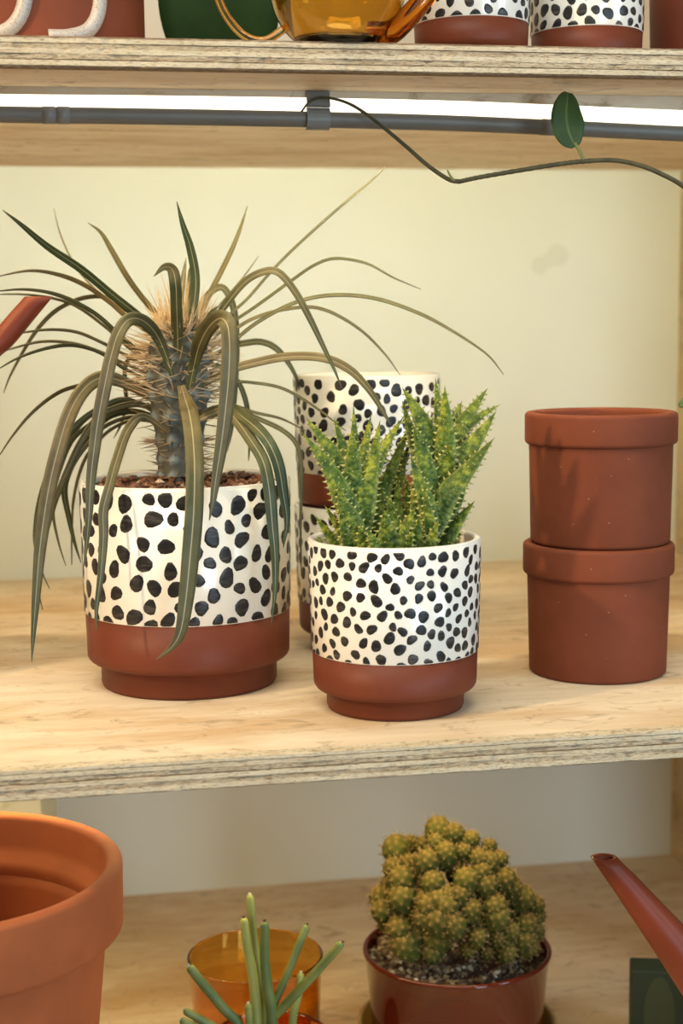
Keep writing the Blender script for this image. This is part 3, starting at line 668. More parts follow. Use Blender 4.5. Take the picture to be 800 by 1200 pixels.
LV = [  # points, width, face, z0, z1, tints
 ([(205, 415), (186, 392), (165, 372), (130, 344), (95, 315), (55, 288), (25, 263), (3, 246)], 11, .85, 0, -.03, (.1, 0, 0)),
 ([(205, 412), (180, 392), (150, 372), (128, 353), (100, 334), (70, 322), (35, 317), (-8, 325)], 8, .7, .02, .05, (.7, .7, .6)),
 ([(205, 432), (165, 412), (140, 392), (110, 366), (70, 346), (30, 339), (-12, 342)], 6.5, .7, .0, -.01, (.1, 0, .2)),
 ([(205, 436), (160, 414), (125, 384), (92, 360), (65, 350), (30, 345), (-12, 345)], 5, .6, .02, .02, (.3, .3, .3)),
 ([(205, 405), (150, 370), (103, 330), (83, 302), (70, 272), (63, 244)], 2.2, .8, .06, .10, (.6, .7, .7)),
 ([(208, 405), (190, 376), (165, 346), (148, 322), (130, 291), (118, 272), (103, 261)], 9, .75, .03, .06, (.7, .6, .5)),
 ([(200, 400), (160, 372), (130, 351), (113, 347), (90, 351), (65, 364), (45, 384), (28, 410), (12, 440), (4, 461)], 6.5, .75, .04, .07, (.4, .5, .4)),
 ([(200, 446), (165, 426), (140, 412), (115, 399), (90, 389), (60, 386), (25, 390), (-10, 398)], 5, .65, .01, 0, (.5, .4, .3)),
 ([(200, 452), (165, 434), (140, 423), (115, 411), (85, 402), (50, 400), (15, 408), (-10, 416)], 5, .65, .03, .03, (.6, .5, .4)),
 ([(200, 458), (150, 434), (127, 418), (105, 408), (80, 404), (50, 409), (20, 420), (-8, 436)], 6.5, .6, -.01, -.02, (.1, 0, .2)),
 ([(200, 470), (175, 454), (150, 447), (125, 446), (100, 450), (70, 459), (40, 481), (15, 510), (-6, 542)], 6, .7, .0, -.03, (.4, .5, .4)),
 ([(195, 478), (160, 455), (130, 443), (110, 446), (92, 464), (78, 493), (67, 530), (58, 568), (51, 610), (46, 650), (42, 700), (39, 742), (37, 776)], 17.5, .97, -.01, -.06, (.7, .75, .0)),
 ([(202, 440), (194, 415), (182, 390), (166, 375), (150, 375), (138, 392), (129, 422), (122, 455), (115, 492), (110, 528), (106, 565), (104, 605), (101, 640), (98, 664)], 15, .97, -.03, -.095, (.05, .75, .05)),
 ([(195, 505), (168, 488), (150, 503), (137, 537), (128, 570), (121, 598), (121, 630), (118, 672), (113, 712), (113, 737)], 11.5, .95, -.03, -.095, (.6, .55, .05)),
 ([(198, 490), (165, 474), (135, 478), (112, 492), (95, 517), (80, 548), (67, 580), (60, 606), (57, 622)], 9, .85, 0, -.03, (.5, .5, .3)),
 ([(198, 500), (160, 488), (125, 498), (103, 520), (85, 545), (69, 578), (62, 600), (68, 634), (77, 663)], 6, .7, .02, .0, (.4, .5, .3)),
 ([(198, 495), (160, 482), (130, 486), (108, 505), (92, 530), (80, 552), (75, 575), (80, 605), (87, 635), (95, 660)], 10, .85, .03, .03, (.2, .1, 0)),
 ([(200, 500), (160, 492), (130, 503), (108, 525), (95, 548), (86, 585), (84, 625), (84, 662)], 5, .7, .05, .07, (.5, .5, .4)),
 ([(195, 490), (150, 468), (118, 478), (92, 495), (72, 520), (56, 555), (45, 590), (40, 625), (41, 648)], 8, .8, .0, -.04, (.3, .2, .1)),
 ([(195, 498), (150, 480), (115, 492), (85, 515), (68, 555), (56, 605), (50, 655), (45, 690), (50, 715)], 7, .7, .03, .03, (.2, .2, .1)),
 ([(195, 482), (155, 470), (120, 480), (95, 497), (75, 530), (58, 590), (50, 640), (49, 668), (58, 690)], 5, .7, .04, .05, (.2, .3, .2)),
 ([(200, 440), (165, 415), (148, 425), (146, 450), (148, 472), (142, 496), (133, 514)], 6.5, .75, .05, .09, (.2, .2, .1)),
 ([(217, 420), (221, 390), (228, 350), (229, 322), (223, 290), (214, 262), (207, 236)], 11, .93, -.01, -.02, (.2, 0, 0)),
 ([(208, 420), (208, 392), (207, 362), (206, 335), (202, 316), (192, 313), (180, 324)], 14, .95, -.02, -.05, (.3, .1, .9)),
 ([(213, 410), (212, 380), (212, 350), (215, 325), (218, 302)], 9, .9, .03, .05, (.8, .7, .5)),
 ([(216, 410), (219, 375), (221, 345), (223, 318), (228, 300)], 7, .8, .04, .06, (.1, .1, .2)),
 ([(220, 412), (230, 382), (243, 350), (258, 321), (272, 292), (283, 264), (290, 241)], 8, .75, .03, .06, (.7, .6, .4)),
 ([(220, 415), (228, 388), (235, 362), (245, 345), (257, 337), (266, 343), (274, 365), (277, 400), (276, 450), (272, 500), (266, 530)], 10, .8, .03, .06, (.8, .3, .1)),
 ([(222, 440), (240, 428), (262, 432), (278, 447), (287, 468), (291, 492), (292, 520), (291, 540)], 8, .75, .03, .07, (.2, .2, .2)),
 ([(222, 455), (228, 425), (234, 403), (244, 384), (257, 373), (266, 380), (269, 402), (268, 440), (264, 482), (259, 522), (253, 560), (249, 590), (245, 610)], 19, .97, -.03, -.095, (.1, .55, .3)),
 ([(212, 452), (217, 468), (222, 485), (226, 512), (228, 550), (227, 600), (223, 650), (218, 700), (212, 738), (202, 757), (183, 773)], 20, .98, -.03, -.105, (.75, .25, .35)),
 ([(222, 425), (262, 376), (290, 350), (318, 318), (350, 286), (400, 241), (437, 210), (452, 195)], 3.6, .8, .0, .01, (.2, .2, .4)),
 ([(222, 430), (248, 382), (270, 350), (290, 328), (312, 318), (328, 321), (346, 343), (363, 374), (377, 403), (391, 432), (400, 454)], 10, .8, -.02, -.05, (.0, .5, .1)),
 ([(222, 428), (262, 386), (300, 359), (340, 330), (370, 310), (395, 303), (430, 309), (460, 325), (493, 339)], 4.6, .7, .02, .05, (.2, .2, .3)),
 ([(222, 445), (265, 408), (300, 379), (345, 355), (390, 346), (440, 350), (490, 367), (530, 388), (570, 415), (590, 439)], 5.5, .75, .0, .03, (.3, .3, .5)),
 ([(222, 432), (265, 394), (300, 372), (345, 361), (380, 363), (420, 385), (450, 414), (469, 440)], 5, .75, .03, .09, (.6, .4, .3)),
 ([(222, 446), (262, 411), (290, 402), (310, 402), (328, 413), (345, 438), (352, 460)], 10, .75, .04, .085, (.5, .2, .2)),
 ([(222, 462), (265, 436), (300, 425), (340, 418), (380, 420), (410, 434), (433, 458), (450, 485), (458, 498)], 11, .9, -.01, -.01, (.6, .7, .2)),
 ([(222, 475), (270, 450), (300, 449), (330, 455), (355, 468), (380, 485), (405, 505)], 4.5, .7, .01, .02, (.3, .3, .3)),
 ([(222, 490), (265, 475), (300, 484), (330, 491), (358, 505)], 4.5, .65, .02, .03, (.4, .3, .3)),
 ([(222, 488), (262, 476), (300, 490), (333, 506), (349, 525), (353, 560), (352, 610), (353, 675)], 7, .75, .02, .02, (.4, .3, .3)),
 ([(226, 495), (262, 481), (275, 490), (292, 513), (308, 540), (315, 572), (319, 615), (322, 650), (322, 692), (318, 730)], 14, .95, -.02, -.088, (.65, .1, .0)),
 ([(226, 490), (265, 478), (285, 489), (310, 512), (325, 542), (332, 580), (336, 610), (332, 642)], 14, .95, -.01, -.078, (.3, .05, .0)),
 ([(222, 400), (262, 352), (285, 325), (303, 300)], 2, .8, .05, .08, (.6, .6, .6)),
 ([(224, 410), (238, 382), (246, 368), (254, 359)], 5, .8, -.02, -.03, (0, 0, 0)),
]
for (px, wd, fc, z0, z1, tn) in LV:
    strap(px, wd, fc, z0, z1, tn, palm)
# nursery liner, soil and bark in the pot
def grains(name, c, R, z, n, size, mat, parent, rnd, label=None):
    m = MB(); c = Vector(c)
    for q in range(n):
        a = rnd.uniform(0, 6.283); r = R * math.sqrt(rnd.random()); s_ = size * rnd.uniform(0.5, 1.5)
        p0 = Vector((c.x + r * math.cos(a), c.y + r * math.sin(a), z + rnd.uniform(-0.3, 0.6) * s_ + 0.004 * math.sin(a * 3 + r * 200)))
        rot = Matrix.Rotation(rnd.uniform(0, 6.28), 3, 'Z') @ Matrix.Rotation(rnd.uniform(-.7, .7), 3, 'X')
        vs = [p0 + rot @ Vector((x * s_ * rnd.uniform(.7, 1.3), y * s_ * rnd.uniform(.7, 1.3), w_ * s_ * 0.75)) for x, y, w_ in ((1, 0, 0), (0, 1, 0), (-1, 0, 0), (0, -1, 0), (0, 0, 1), (0, 0, -1))]
        m.add(vs, [(0, 1, 4), (1, 2, 4), (2, 3, 4), (3, 0, 4), (1, 0, 5), (2, 1, 5), (3, 2, 5), (0, 3, 5)], tint=rnd.random())
    return tag(m.build(name, mat, parent, smooth=False), label, kind='stuff')
m = MB(); m.lathe(G_PA, [(0.0705, 0.060), (0.0722, 0.151), (0.0700, 0.152), (0.0690, 0.150), (0.0680, 0.062), (0, 0.061)], 72); m.build('nursery_liner', M_slate, palm)
m = MB(); m.lathe(G_PA, [(0, 0.1505), (0.03, 0.1495), (0.055, 0.147), (0.0690, 0.1455), (0.0675, 0.08), (0, 0.08)], 64); m.build('soil', M_soil, palm)
grains('bark', G_PA, 0.066, 0.1485, 1500, 0.0027, M_bark, palm, random.Random(3))

# ------------------------------------------------------------------ toothed aloe
ZA = (G_AL - CAM).dot(FWD) - 0.012; PXA = ZA / FP
aloe = empty('toothed_aloe', G_AL + Vector((0, 0, 0.108)), 'light green aloe with spiky toothed leaves in small dotted pot', 'plant')
m = MB(); m.lathe(G_AL, [(0, 0.110), (0.03, 0.109), (0.0542, 0.107), (0.052, 0.06), (0, 0.06)], 64); m.build('soil', M_soil, aloe)
grains('bark', G_AL, 0.052, 0.1085, 500, 0.0024, M_bark, aloe, random.Random(8))
def fat_leaf(px, wpx, z0, z1, roll, seed):
    rnd = random.Random(seed); n = 22; P = crom([at(x, y, ZA + z0 + (z1 - z0) * k / (len(px) - 1)) for k, (x, y) in enumerate(px)], n)
    hw = wpx * 0.5 * PXA * 1.24; K = 14; m = MB(); vs = []; fs = []; tt = []; edges = []; uvs = []
    ca, sa = math.cos(roll), math.sin(roll)
    for i in range(n):
        u = i / (n - 1); tg = (P[min(i + 1, n - 1)] - P[max(i - 1, 0)]).normalized(); view = (P[i] - CAM).normalized()
        perp = tg.cross(view).normalized(); dep = perp.cross(tg).normalized()
        if dep.dot(view) < 0: dep = -dep
        wv = (perp * ca + dep * sa).normalized(); nr = (dep * ca - perp * sa).normalized()       # nr points away from camera
        wd = hw * (0.74 + 0.34 * math.sin(min(1, u / 0.35) * math.pi / 2)) * max(0.02, 1 - u ** 1.65) * (1.0 if u < .98 else .6)
        for k in range(K):
            q = 2 * math.pi * k / K; cx, sy = math.cos(q), math.sin(q)
            th = 0.30 * sy if sy > 0 else 0.20 * sy
            bumpy = 1 + 0.11 * noise.noise(Vector((i * 0.9, k * 1.3, seed)))
            vs.append(P[i] + (wv * cx + nr * (th + 0.10 * cx * cx)) * wd * bumpy)
            tt.append(0.42 * max(0, abs(cx) - 0.80) / 0.20); uvs.append((0.5, u))
        edges.append((P[i], wv, nr, tg, wd))
    for i in range(n - 1):
        for k in range(K):
            k2 = (k + 1) % K; fs.append((i * K + k, i * K + k2, (i + 1) * K + k2, (i + 1) * K + k))
    vs.append(P[-1] + (P[-1] - P[-2]) * 0.3); tt.append(0.5); uvs.append((0.5, 1.0))
    for k in range(K): fs.append(((n - 1) * K + k, (n - 1) * K + (k + 1) % K, len(vs) - 1))
    m.add(vs, fs, uvs, tt)
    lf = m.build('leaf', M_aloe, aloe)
    tm = MB()
    L = sum((P[i + 1] - P[i]).length for i in range(n - 1)); nt = max(5, int(L / 0.0050))
    for q in range(nt):                                    # marginal teeth
        f = (q + 0.5) / nt * (n - 2); i = int(f); p0, wv, nr, tg, wd = edges[i]; p0 = p0.lerp(edges[i + 1][0], f - i)
        if wd < 0.0008: continue
        for s_ in (-1, 1):
            tm.needle(p0 + wv * s_ * wd * 0.97 + nr * wd * 0.10, wv * s_ + tg * 0.45 + nr * rnd.uniform(-.3, .2), min(0.0036, 0.0012 + wd * 0.32) * rnd.uniform(.8, 1.2), 0.0013, 0.85)
    for q in range(int(nt * 1.3)):                         # tubercle prickles on the faces
        i = rnd.randrange(1, n - 3); p0, wv, nr, tg, wd = edges[i]; c_ = rnd.uniform(-.8, .8); s_ = rnd.choice((-1, -1, 1))
        hgt = (0.20 if s_ < 0 else 0.30) * math.sqrt(1 - c_ * c_)
        tm.needle(p0 + (wv * c_ + nr * (s_ * hgt * 0.95 + .1 * c_ * c_)) * wd, nr * s_ + tg * 0.5 + wv * c_ * .5, 0.0013 * rnd.uniform(.7, 1.3), 0.0007, 0.75)
    tag(tm.build('teeth', M_aloe, lf), kind='stuff')
    return lf
AV = [  # right shoot
 ([(516, 540), (515, 490), (510, 443)], 15, .010, .012, .1), ([(520, 560), (522, 510), (521, 452)], 24, -.004, -.012, .15),
 ([(520, 570), (505, 520), (489, 483), (471, 454)], 24, .000, -.004, -.25), ([(520, 560), (538, 505), (553, 480), (571, 455)], 22, .008, .014, .5),
 ([(518, 560), (535, 512), (558, 490), (586, 474)], 18, .004, .010, .6), ([(516, 590), (535, 545), (560, 512), (581, 482)], 25, -.006, -.004, .35),
 ([(505, 625), (522, 582), (550, 548), (579, 513)], 27, -.012, -.018, .35), ([(508, 590), (490, 530), (480, 500), (471, 469)], 18, .008, .012, -.5),
 ([(508, 600), (500, 555), (492, 520), (484, 499)], 22, -.006, -.012, -.2), ([(508, 625), (500, 590), (490, 562), (481, 535)], 20, -.014, -.022, -.3),
 ([(508, 632), (522, 606), (538, 580), (547, 553)], 20, -.004, .000, .4), ([(507, 640), (504, 615), (500, 592), (497, 566)], 13, -.020, -.028, .1),
 ([(516, 648), (528, 625), (542, 604), (556, 587)], 17, -.010, -.006, .5), ([(515, 640), (522, 615), (528, 594)], 12, .000, .004, .2),
 ([(522, 645), (532, 632), (541, 623)], 10, .004, .01, .4), ([(515, 560), (530, 500), (541, 470)], 16, .014, .02, .2),
 ([(505, 580), (522, 545), (528, 520)], 26, .0, -.014, .1),
 # left shoot
 ([(413, 560), (415, 520), (414, 474)], 12, .012, .014, .0), ([(412, 565), (402, 525), (391, 489)], 14, .008, .010, -.3),
 ([(415, 585), (395, 540), (378, 515), (358, 489)], 19, .002, -.002, -.4), ([(420, 622), (402, 582), (384, 546), (354, 507)], 25, -.010, -.018, -.3),
 ([(418, 570), (427, 525), (435, 485)], 13, .010, .014, .3), ([(414, 575), (413, 540), (412, 501)], 19, -.008, -.016, .0),
 ([(423, 622), (428, 580), (437, 540), (445, 493)], 25, -.008, -.010, .25), ([(425, 590), (440, 545), (455, 515), (473, 488)], 17, .004, .006, .5),
 ([(436, 630), (448, 580), (465, 535), (484, 490)], 17, .010, .016, .3), ([(450, 640), (460, 590), (470, 550), (481, 514)], 16, .014, .02, .2),
 ([(424, 640), (412, 610), (402, 590), (397, 567)], 21, -.016, -.024, -.15), ([(412, 648), (398, 620), (380, 592)], 13, -.006, -.010, -.4),
 ([(404, 648), (388, 630), (369, 604)], 15, .004, .004, -.4), ([(412, 650), (404, 622), (398, 597)], 13, -.016, -.024, -.1),
 # low rosette at the front and dark leaves behind
 ([(458, 652), (454, 625), (450, 598)], 24, -.024, -.034, .0), ([(458, 652), (472, 622), (487, 594)], 17, -.024, -.034, .4),
 ([(428, 652), (424, 632), (422, 612)], 12, -.022, -.03, .0), ([(447, 652), (438, 636), (430, 620)], 16, -.026, -.034, -.4),
 ([(487, 652), (489, 628), (491, 604)], 13, -.018, -.024, .1), ([(472, 652), (478, 636), (484, 622)], 13, -.026, -.034, .2),
 ([(465, 640), (466, 600), (466, 556)], 15, .006, .006, .0), ([(440, 640), (443, 605), (448, 570)], 18, .004, .004, .1),
 ([(480, 640), (480, 600), (474, 555)], 17, .010, .012, .0), ([(492, 640), (488, 595), (483, 560)], 18, .006, .006, -.1),
 ([(500, 650), (506, 630), (514, 608)], 13, -.022, -.028, .3), ([(385, 650), (378, 640), (372, 628)], 10, .0, .002, -.3),
 ([(455, 640), (452, 600), (440, 555)], 16, .012, .018, .0), ([(470, 645), (460, 610), (455, 575)], 16, .0, -.004, -.1),
]
for k, (px, wd, z0, z1, rl) in enumerate(AV): fat_leaf(px, wd, z0, z1, rl, k)

# ------------------------------------------------------------------ knobbly cactus in brown glass
ZC = 1.335
rc = at(535, 1109, ZC); ZRIM = rc.z; G_C = Vector((rc.x, rc.y, Z_LOW + 0.006)); RC = 109.5 * ZC / FP
sauc = empty('amber_saucer', Vector((rc.x, rc.y, Z_LOW)), 'amber glass saucer under the brown cactus pot', 'saucer')
m = MB(); m.lathe((rc.x, rc.y, Z_LOW), [(0, 0), (RC * 0.80, 0)] + arc(RC * 1.03, 0.006, 0.006, -60, 0, 4) + [(RC * 1.07, 0.028), (RC * 1.07 - 0.002, 0.029), (RC * 1.07 - 0.004, 0.028), (RC * 1.0, 0.008), (RC * 0.9, 0.0055), (0, 0.0055)], 72); m.build('dish', M_gold, sauc)
cpot = empty('glass_pot', G_C, 'glossy red-brown glass pot holding the knobbly cactus', 'pot')
hp = ZRIM - G_C.z
m = MB(); m.lathe(G_C, [(0, 0), (RC * 0.84, 0)] + arc(RC * 0.84, 0.006, 0.006, -70, -5, 4) + [(RC * 0.93, hp * 0.45), (RC - 0.001, hp - 0.004)] + arc(RC - 0.0016, hp - 0.002, 0.0022, -20, 200, 8) + [(RC * 0.93 - 0.004, hp * 0.45), (RC * 0.85 - 0.003, 0.006), (0, 0.006)], 96)
m.build('body', M_brownglass, cpot)
cact = empty('knobbly_cactus', G_C + Vector((0, 0, hp - 0.012)), 'knobbly green cactus with tan spines in red-brown glass pot', 'plant')
zs = hp - 0.010
m = MB(); m.lathe(G_C, [(0, zs + 0.004), (RC * 0.6, zs + 0.001), (RC * 0.955, zs - 0.003), (RC * 0.90, zs - 0.05), (0, zs - 0.05)], 64); m.build('soil', M_soil, cact)
grains('grit', G_C, RC * 0.92, G_C.z + zs + 0.002, 2600, 0.0024, M_grit, cact, random.Random(5))
KN = [(513,972,15),(532,977,12),(510,987,10),(552,984,10),(573,992,9),(522,1000,13),(543,998,9),(501,1010,15),(507,1034,13),(561,1007,12),(585,1007,10),(465,995,17),(462,1018,13),(471,1031,16),
 (447,1052,14),(450,1067,15),(471,1052,16),(513,1055,14),(504,1062,15),(523,1062,15),(499,1076,14),(527,1078,15),(513,1077,17),(531,1082,15),(468,1088,15),(474,1106,16),(546,1031,14),(570,1037,13),(540,1049,12),(552,1065,12),(579,1061,14),(582,1073,15),(591,1031,14),(600,1040,12),
 (612,1052,14),(627,1061,11),(615,1082,14),(630,1073,9),(559,1098,11),(583,1100,9),(594,1115,11),(612,1100,14),(597,1091,11),(618,1109,12),(573,1010,12),(564,1022,12),(525,1049,10),
 (497,1058,17),(511,1097,16),(505,1114,13),(486,1034,14),(534,1018,13),(497,991,11),(520,985,11),(560,1080,12),(548,1112,9),(627,1092,11),(455,1082,12),(602,1068,12),(571,1115,9),(480,1013,12),(540,987,12),(457,1036,11),(482,988,9),(566,1048,12),(590,1050,12),(562,1061,11),(607,1090,10),(536,1066,11),(478,1075,13),(487,1095,14)]
FB = []
N_F = 46
for i in range(N_F):
    z = 1 - 2 * (i + 0.5) / N_F; th = i * 2.39996; r = math.sqrt(1 - z * z); FB.append(Vector((r * math.cos(th), r * math.sin(th), z)))
import bmesh
ico = bmesh.new(); bmesh.ops.create_icosphere(ico, subdivisions=4, radius=1.0)
IV = [v_.co.copy() for v_ in ico.verts]; IF = [tuple(v_.index for v_ in f.verts) for f in ico.faces]; ico.free()
FAC = []
for d in IV:
    b = max(d.dot(q) for q in FB); FAC.append(max(0.0, 1 - math.acos(min(1, b)) / 0.30))
center = at(535, 1075, ZC)
sm = MB(); rnd = random.Random(17)
for k, (x, y, r) in enumerate(KN):
    inside = 1 - ((x - 538) / 108) ** 2 - ((y - 1085) / 128) ** 2
    zo = -0.070 * math.sqrt(max(0.02, inside))
    if k >= 47: zo += 0.014
    p0 = at(x, y, ZC + zo); r3 = r * ZC / FP * (0.98 if k < 47 else 0.98); p0.z = max(p0.z, G_C.z + zs + r3 * 0.2)
    core = at(538, 1122, ZC); dirv = (p0 - core); dirv.z = max(dirv.z, 0.005); dirv = (dirv.normalized() + Vector((0, 0, 0.55))).normalized()
    rot = Vector((0, 0, 1)).rotation_difference(dirv).to_matrix() @ Matrix.Rotation(rnd.uniform(0, 6.28), 3, 'Z')
    vs = []; tt = []
    stretch = 2.4 if r > 20 else 1.9
    for d, f in zip(IV, FAC):
        e = d * (1 + 0.14 * f)
        if d.z < 0: e = Vector((e.x * (1 - 0.18 * -d.z), e.y * (1 - 0.18 * -d.z), e.z * stretch))
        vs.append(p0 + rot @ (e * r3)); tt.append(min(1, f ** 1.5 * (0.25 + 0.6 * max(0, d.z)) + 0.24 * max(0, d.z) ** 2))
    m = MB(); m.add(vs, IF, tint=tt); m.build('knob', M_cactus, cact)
    for q in FB:
        if q.z < -0.55: continue
        e = q * 1.16
        if q.z < 0: e = Vector((e.x, e.y, e.z * stretch))
        for s_ in range(5):
            d = rot @ (q + Vector((rnd.uniform(-.8, .8), rnd.uniform(-.8, .8), rnd.uniform(-.5, .8))))
            sm.needle(p0 + rot @ (e * r3), d, r3 * rnd.uniform(.18, .42), 0.00025, rnd.random())
tag(sm.build('spines', M_cspine, cact), 'fine tan spines covering every knob', kind='stuff')

# ------------------------------------------------------------------ amber tumbler, pencil plant, boxes
ZG = 1.30; gc = at(299, 1118, ZG); rg = 79.5 * ZG / FP; hg = gc.z - Z_LOW; g0 = Vector((gc.x, gc.y, Z_LOW))
tum = empty('amber_tumbler', g0, 'empty amber glass tumbler standing behind the pencil plant', 'glass')
m = MB(); m.lathe(g0, [(0, 0), (rg * 0.84, 0)] + arc(rg * 0.86, 0.006, 0.006, -80, -5, 5) + [(rg * 0.94, hg * 0.5), (rg - 0.0012, hg - 0.003)] + arc(rg - 0.0013, hg - 0.0013, 0.0013, 0, 180, 6) + [(rg * 0.94 - 0.0025, hg * 0.5), (rg * 0.88, 0.009), (rg * 0.8, 0.006), (0, 0.006)], 96)
m.build('cup', M_amber, tum)
ZE = 1.19; ec = at(317, 1214, ZE); re = 70 * ZE / FP; e0 = Vector((ec.x, ec.y, Z_LOW)); he = ec.z - Z_LOW
epot = empty('red_glass_pot', e0, 'red amber glass pot at the bottom edge holding pencil-like stems', 'pot')
m = MB(); m.lathe(e0, [(0, 0), (re * 0.86, 0)] + arc(re * 0.86, 0.006, 0.006, -80, -5, 5) + [(re * 0.95, hp * 0.45), (re - 0.001, he - 0.004)] + arc(re - 0.0016, he - 0.002, 0.002, -10, 190, 8) + [(re * 0.95 - 0.004, he * 0.45), (re * 0.85, 0.008), (0, 0.007)], 96)
m.build('body', M_amberred, epot)
eup = empty('pencil_plant', e0 + Vector((0, 0, he - 0.02)), 'leafless plant of green pencil-like stems before the amber tumbler', 'plant')
m = MB(); m.lathe(e0, [(0, he - 0.020), (re * 0.7, he - 0.021), (re * 0.93, he - 0.022), (re * 0.88, 0.012), (0, 0.012)], 64); m.build('soil', M_soil, eup)
def pencil(px, w0, w1, zo0, zo1, tint, tip):
    P = crom([at(x, y, ZE + zo0 + (zo1 - zo0) * k / (len(px) - 1)) for k, (x, y) in enumerate(px)], 22)
    rr = [(w0 + (w1 - w0) * i / 21) * 0.5 * ZE / FP for i in range(22)]
    d = (P[-1] - P[-2]).normalized(); r1 = rr[-1]
    P += [P[-1] + d * r1 * 0.55, P[-1] + d * r1 * 0.9]; rr += [r1 * 0.86, r1 * 0.45]
    m = MB(); m.tube(P, rr, 16, tint=[max(0, min(1, tint + 0.15 * math.sin(i * .7))) for i in range(24)]); st = m.build('stem', M_stem, eup)
    m = MB(); e = P[-1]
    for q in range(5):
        a = q * 1.257; dd = (d + Vector((math.cos(a), 0.3, math.sin(a))) * 0.6)
        m.needle(e - d * r1 * 0.1, dd, r1 * 0.75, r1 * 0.28)
    m.build('tip_scar', M_scar if tip else M_scarpale, st, smooth=False)
pencil([(303, 1260), (301, 1200), (297, 1150), (290, 1110), (286, 1080)], 15, 9.5, 0, -.005, 1.0, True)
pencil([(310, 1255), (306, 1180), (301, 1130), (296, 1090), (293, 1053)], 11, 10, .012, .016, .62, False)
pencil([(320, 1260), (319, 1205), (318, 1182), (313, 1155), (310, 1120), (310, 1085)], 15, 10.5, -.004, -.01, .0, True)
pencil([(318, 1190), (324, 1170), (338, 1138), (350, 1108), (358, 1088)], 9, 9.5, -.002, .01, .25, True)
pencil([(319, 1192), (334, 1178), (360, 1150), (382, 1126), (398, 1108)], 12, 10, -.004, -.014, .25, True)
pencil([(290, 1262), (281, 1205), (262, 1182), (240, 1156), (224, 1136)], 13, 10.5, -.006, -.02, .05, False)
pencil([(342, 1262), (343, 1195), (350, 1165), (352, 1144)], 10, 9, .012, .02, .65, False)
pencil([(294, 1262), (293, 1215), (291, 1180)], 10, 9, -.012, -.014, .6, False)
pencil([(286, 1262), (262, 1214), (240, 1198), (219, 1186)], 12, 9, -.016, -.026, .25, False)
pencil([(284, 1262), (250, 1222), (230, 1206), (215, 1197)], 12, 9, -.024, -.034, .2, False)

def small_box(x0, ytop, x1, zc, name, label, mat, yaw, depth, tall=None):
    a = at(x0, ytop, zc); b = at(x1, ytop, zc); wd = (b - a).length; h = a.z - Z_LOW
    root = empty(name, Vector((a.x, a.y, Z_LOW)), label, 'box'); root.rotation_euler.z = yaw
    m = MB(); e = 0.0012
    m.add([(0, 0, 0), (wd, 0, 0), (wd, depth, 0), (0, depth, 0), (0, 0, h - e), (wd, 0, h - e), (wd, depth, h - e), (0, depth, h - e), (e, e, h), (wd - e, e, h), (wd - e, depth - e, h), (e, depth - e, h)],
          [(3, 2, 1, 0), (0, 1, 5, 4), (1, 2, 6, 5), (2, 3, 7, 6), (3, 0, 4, 7), (4, 5, 9, 8), (5, 6, 10, 9), (6, 7, 11, 10), (7, 4, 8, 11), (8, 9, 10, 11)])
    bx = m.build('carton', mat, None, smooth=False); bx.parent = root
    return root, wd, h
gb, gw, gh = small_box(741, 1138, 812, 1.33, 'green_box', 'small dark green box with olive print beside the rising spout', M_greencard, -math.radians(16), 0.03)
m = MB(); K = 28; vs = []
for q in range(K):                                        # pale pear-shaped print on the front of the box
    th = 2 * math.pi * q / K; rr = 0.0135 * (1 - 0.22 * math.sin(th))
    vs.append(Vector((gw * 0.44 + math.cos(th) * rr * (1.0 + 0.12 * math.sin(th)), -0.0004, gh * 0.52 + math.sin(th) * 0.031)))
vs += [q + Vector((0, 0.0004, 0)) for q in vs]
m.add(vs, [tuple(range(K))] + [(q, q + K, (q + 1) % K + K, (q + 1) % K) for q in range(K)])
pr = m.build('printed_shape', M_olivecard, None, smooth=False); pr.parent = gb
small_box(-60, 890, 46, 1.52, 'cream_box', 'pale cream box with olive smudge behind the big orange pot', M_creamcard, -math.radians(10.2), 0.08)

# ------------------------------------------------------------------ glass kettle and broad-leaved plant on the top shelf
kc = top_at(396, 1.045); ket = empty('glass_jug', kc, 'round amber glass jug with loop handle and slanting spout', 'jug')
rk = 0.0465
bp = [(0, 0.0), (0.026, 0.0)] + [(rk * math.sin(math.radians(q)), 0.0405 - rk * math.cos(math.radians(q))) for q in range(38, 152, 6)] + [(0.021, 0.090), (0.024, 0.100)]
inn = [(max(0, r - 0.002), z) for r, z in bp[2:]][::-1]
m = MB(); m.lathe(kc, bp + [(0.0235, 0.101)] + inn + [(0.020, 0.006), (0, 0.005)], 72); m.build('bowl', M_amberthin, ket)
hp_ = [at(336, 30, 1.045), at(312, 47, 1.045), at(290, 44, 1.045), at(272, 28, 1.045), at(258, 4, 1.045), at(252, -25, 1.045), at(262, -55, 1.045), at(300, -72, 1.045), at(356, -60, 1.045)]
hp_[0] = kc + (hp_[0] - kc) * 0.98
m = MB(); m.tube(crom(hp_, 50), 0.0028, 12); m.build('handle', M_amber, ket)
sp_ = [at(432, 40, 1.045), at(456, 38, 1.042), at(474, 24, 1.035), at(498, -3, 1.03), at(530, -42, 1.03)]
m = MB(); P = crom(sp_, 30); P2 = P[::-1]
m.tube(P, [0.0092 - 0.0030 * i / 29 for i in range(30)], 18, cap=False); m.tube(P2, [0.0046 + 0.0030 * i / 29 for i in range(30)], 18, cap=False); m.build('spout', M_amber, ket)

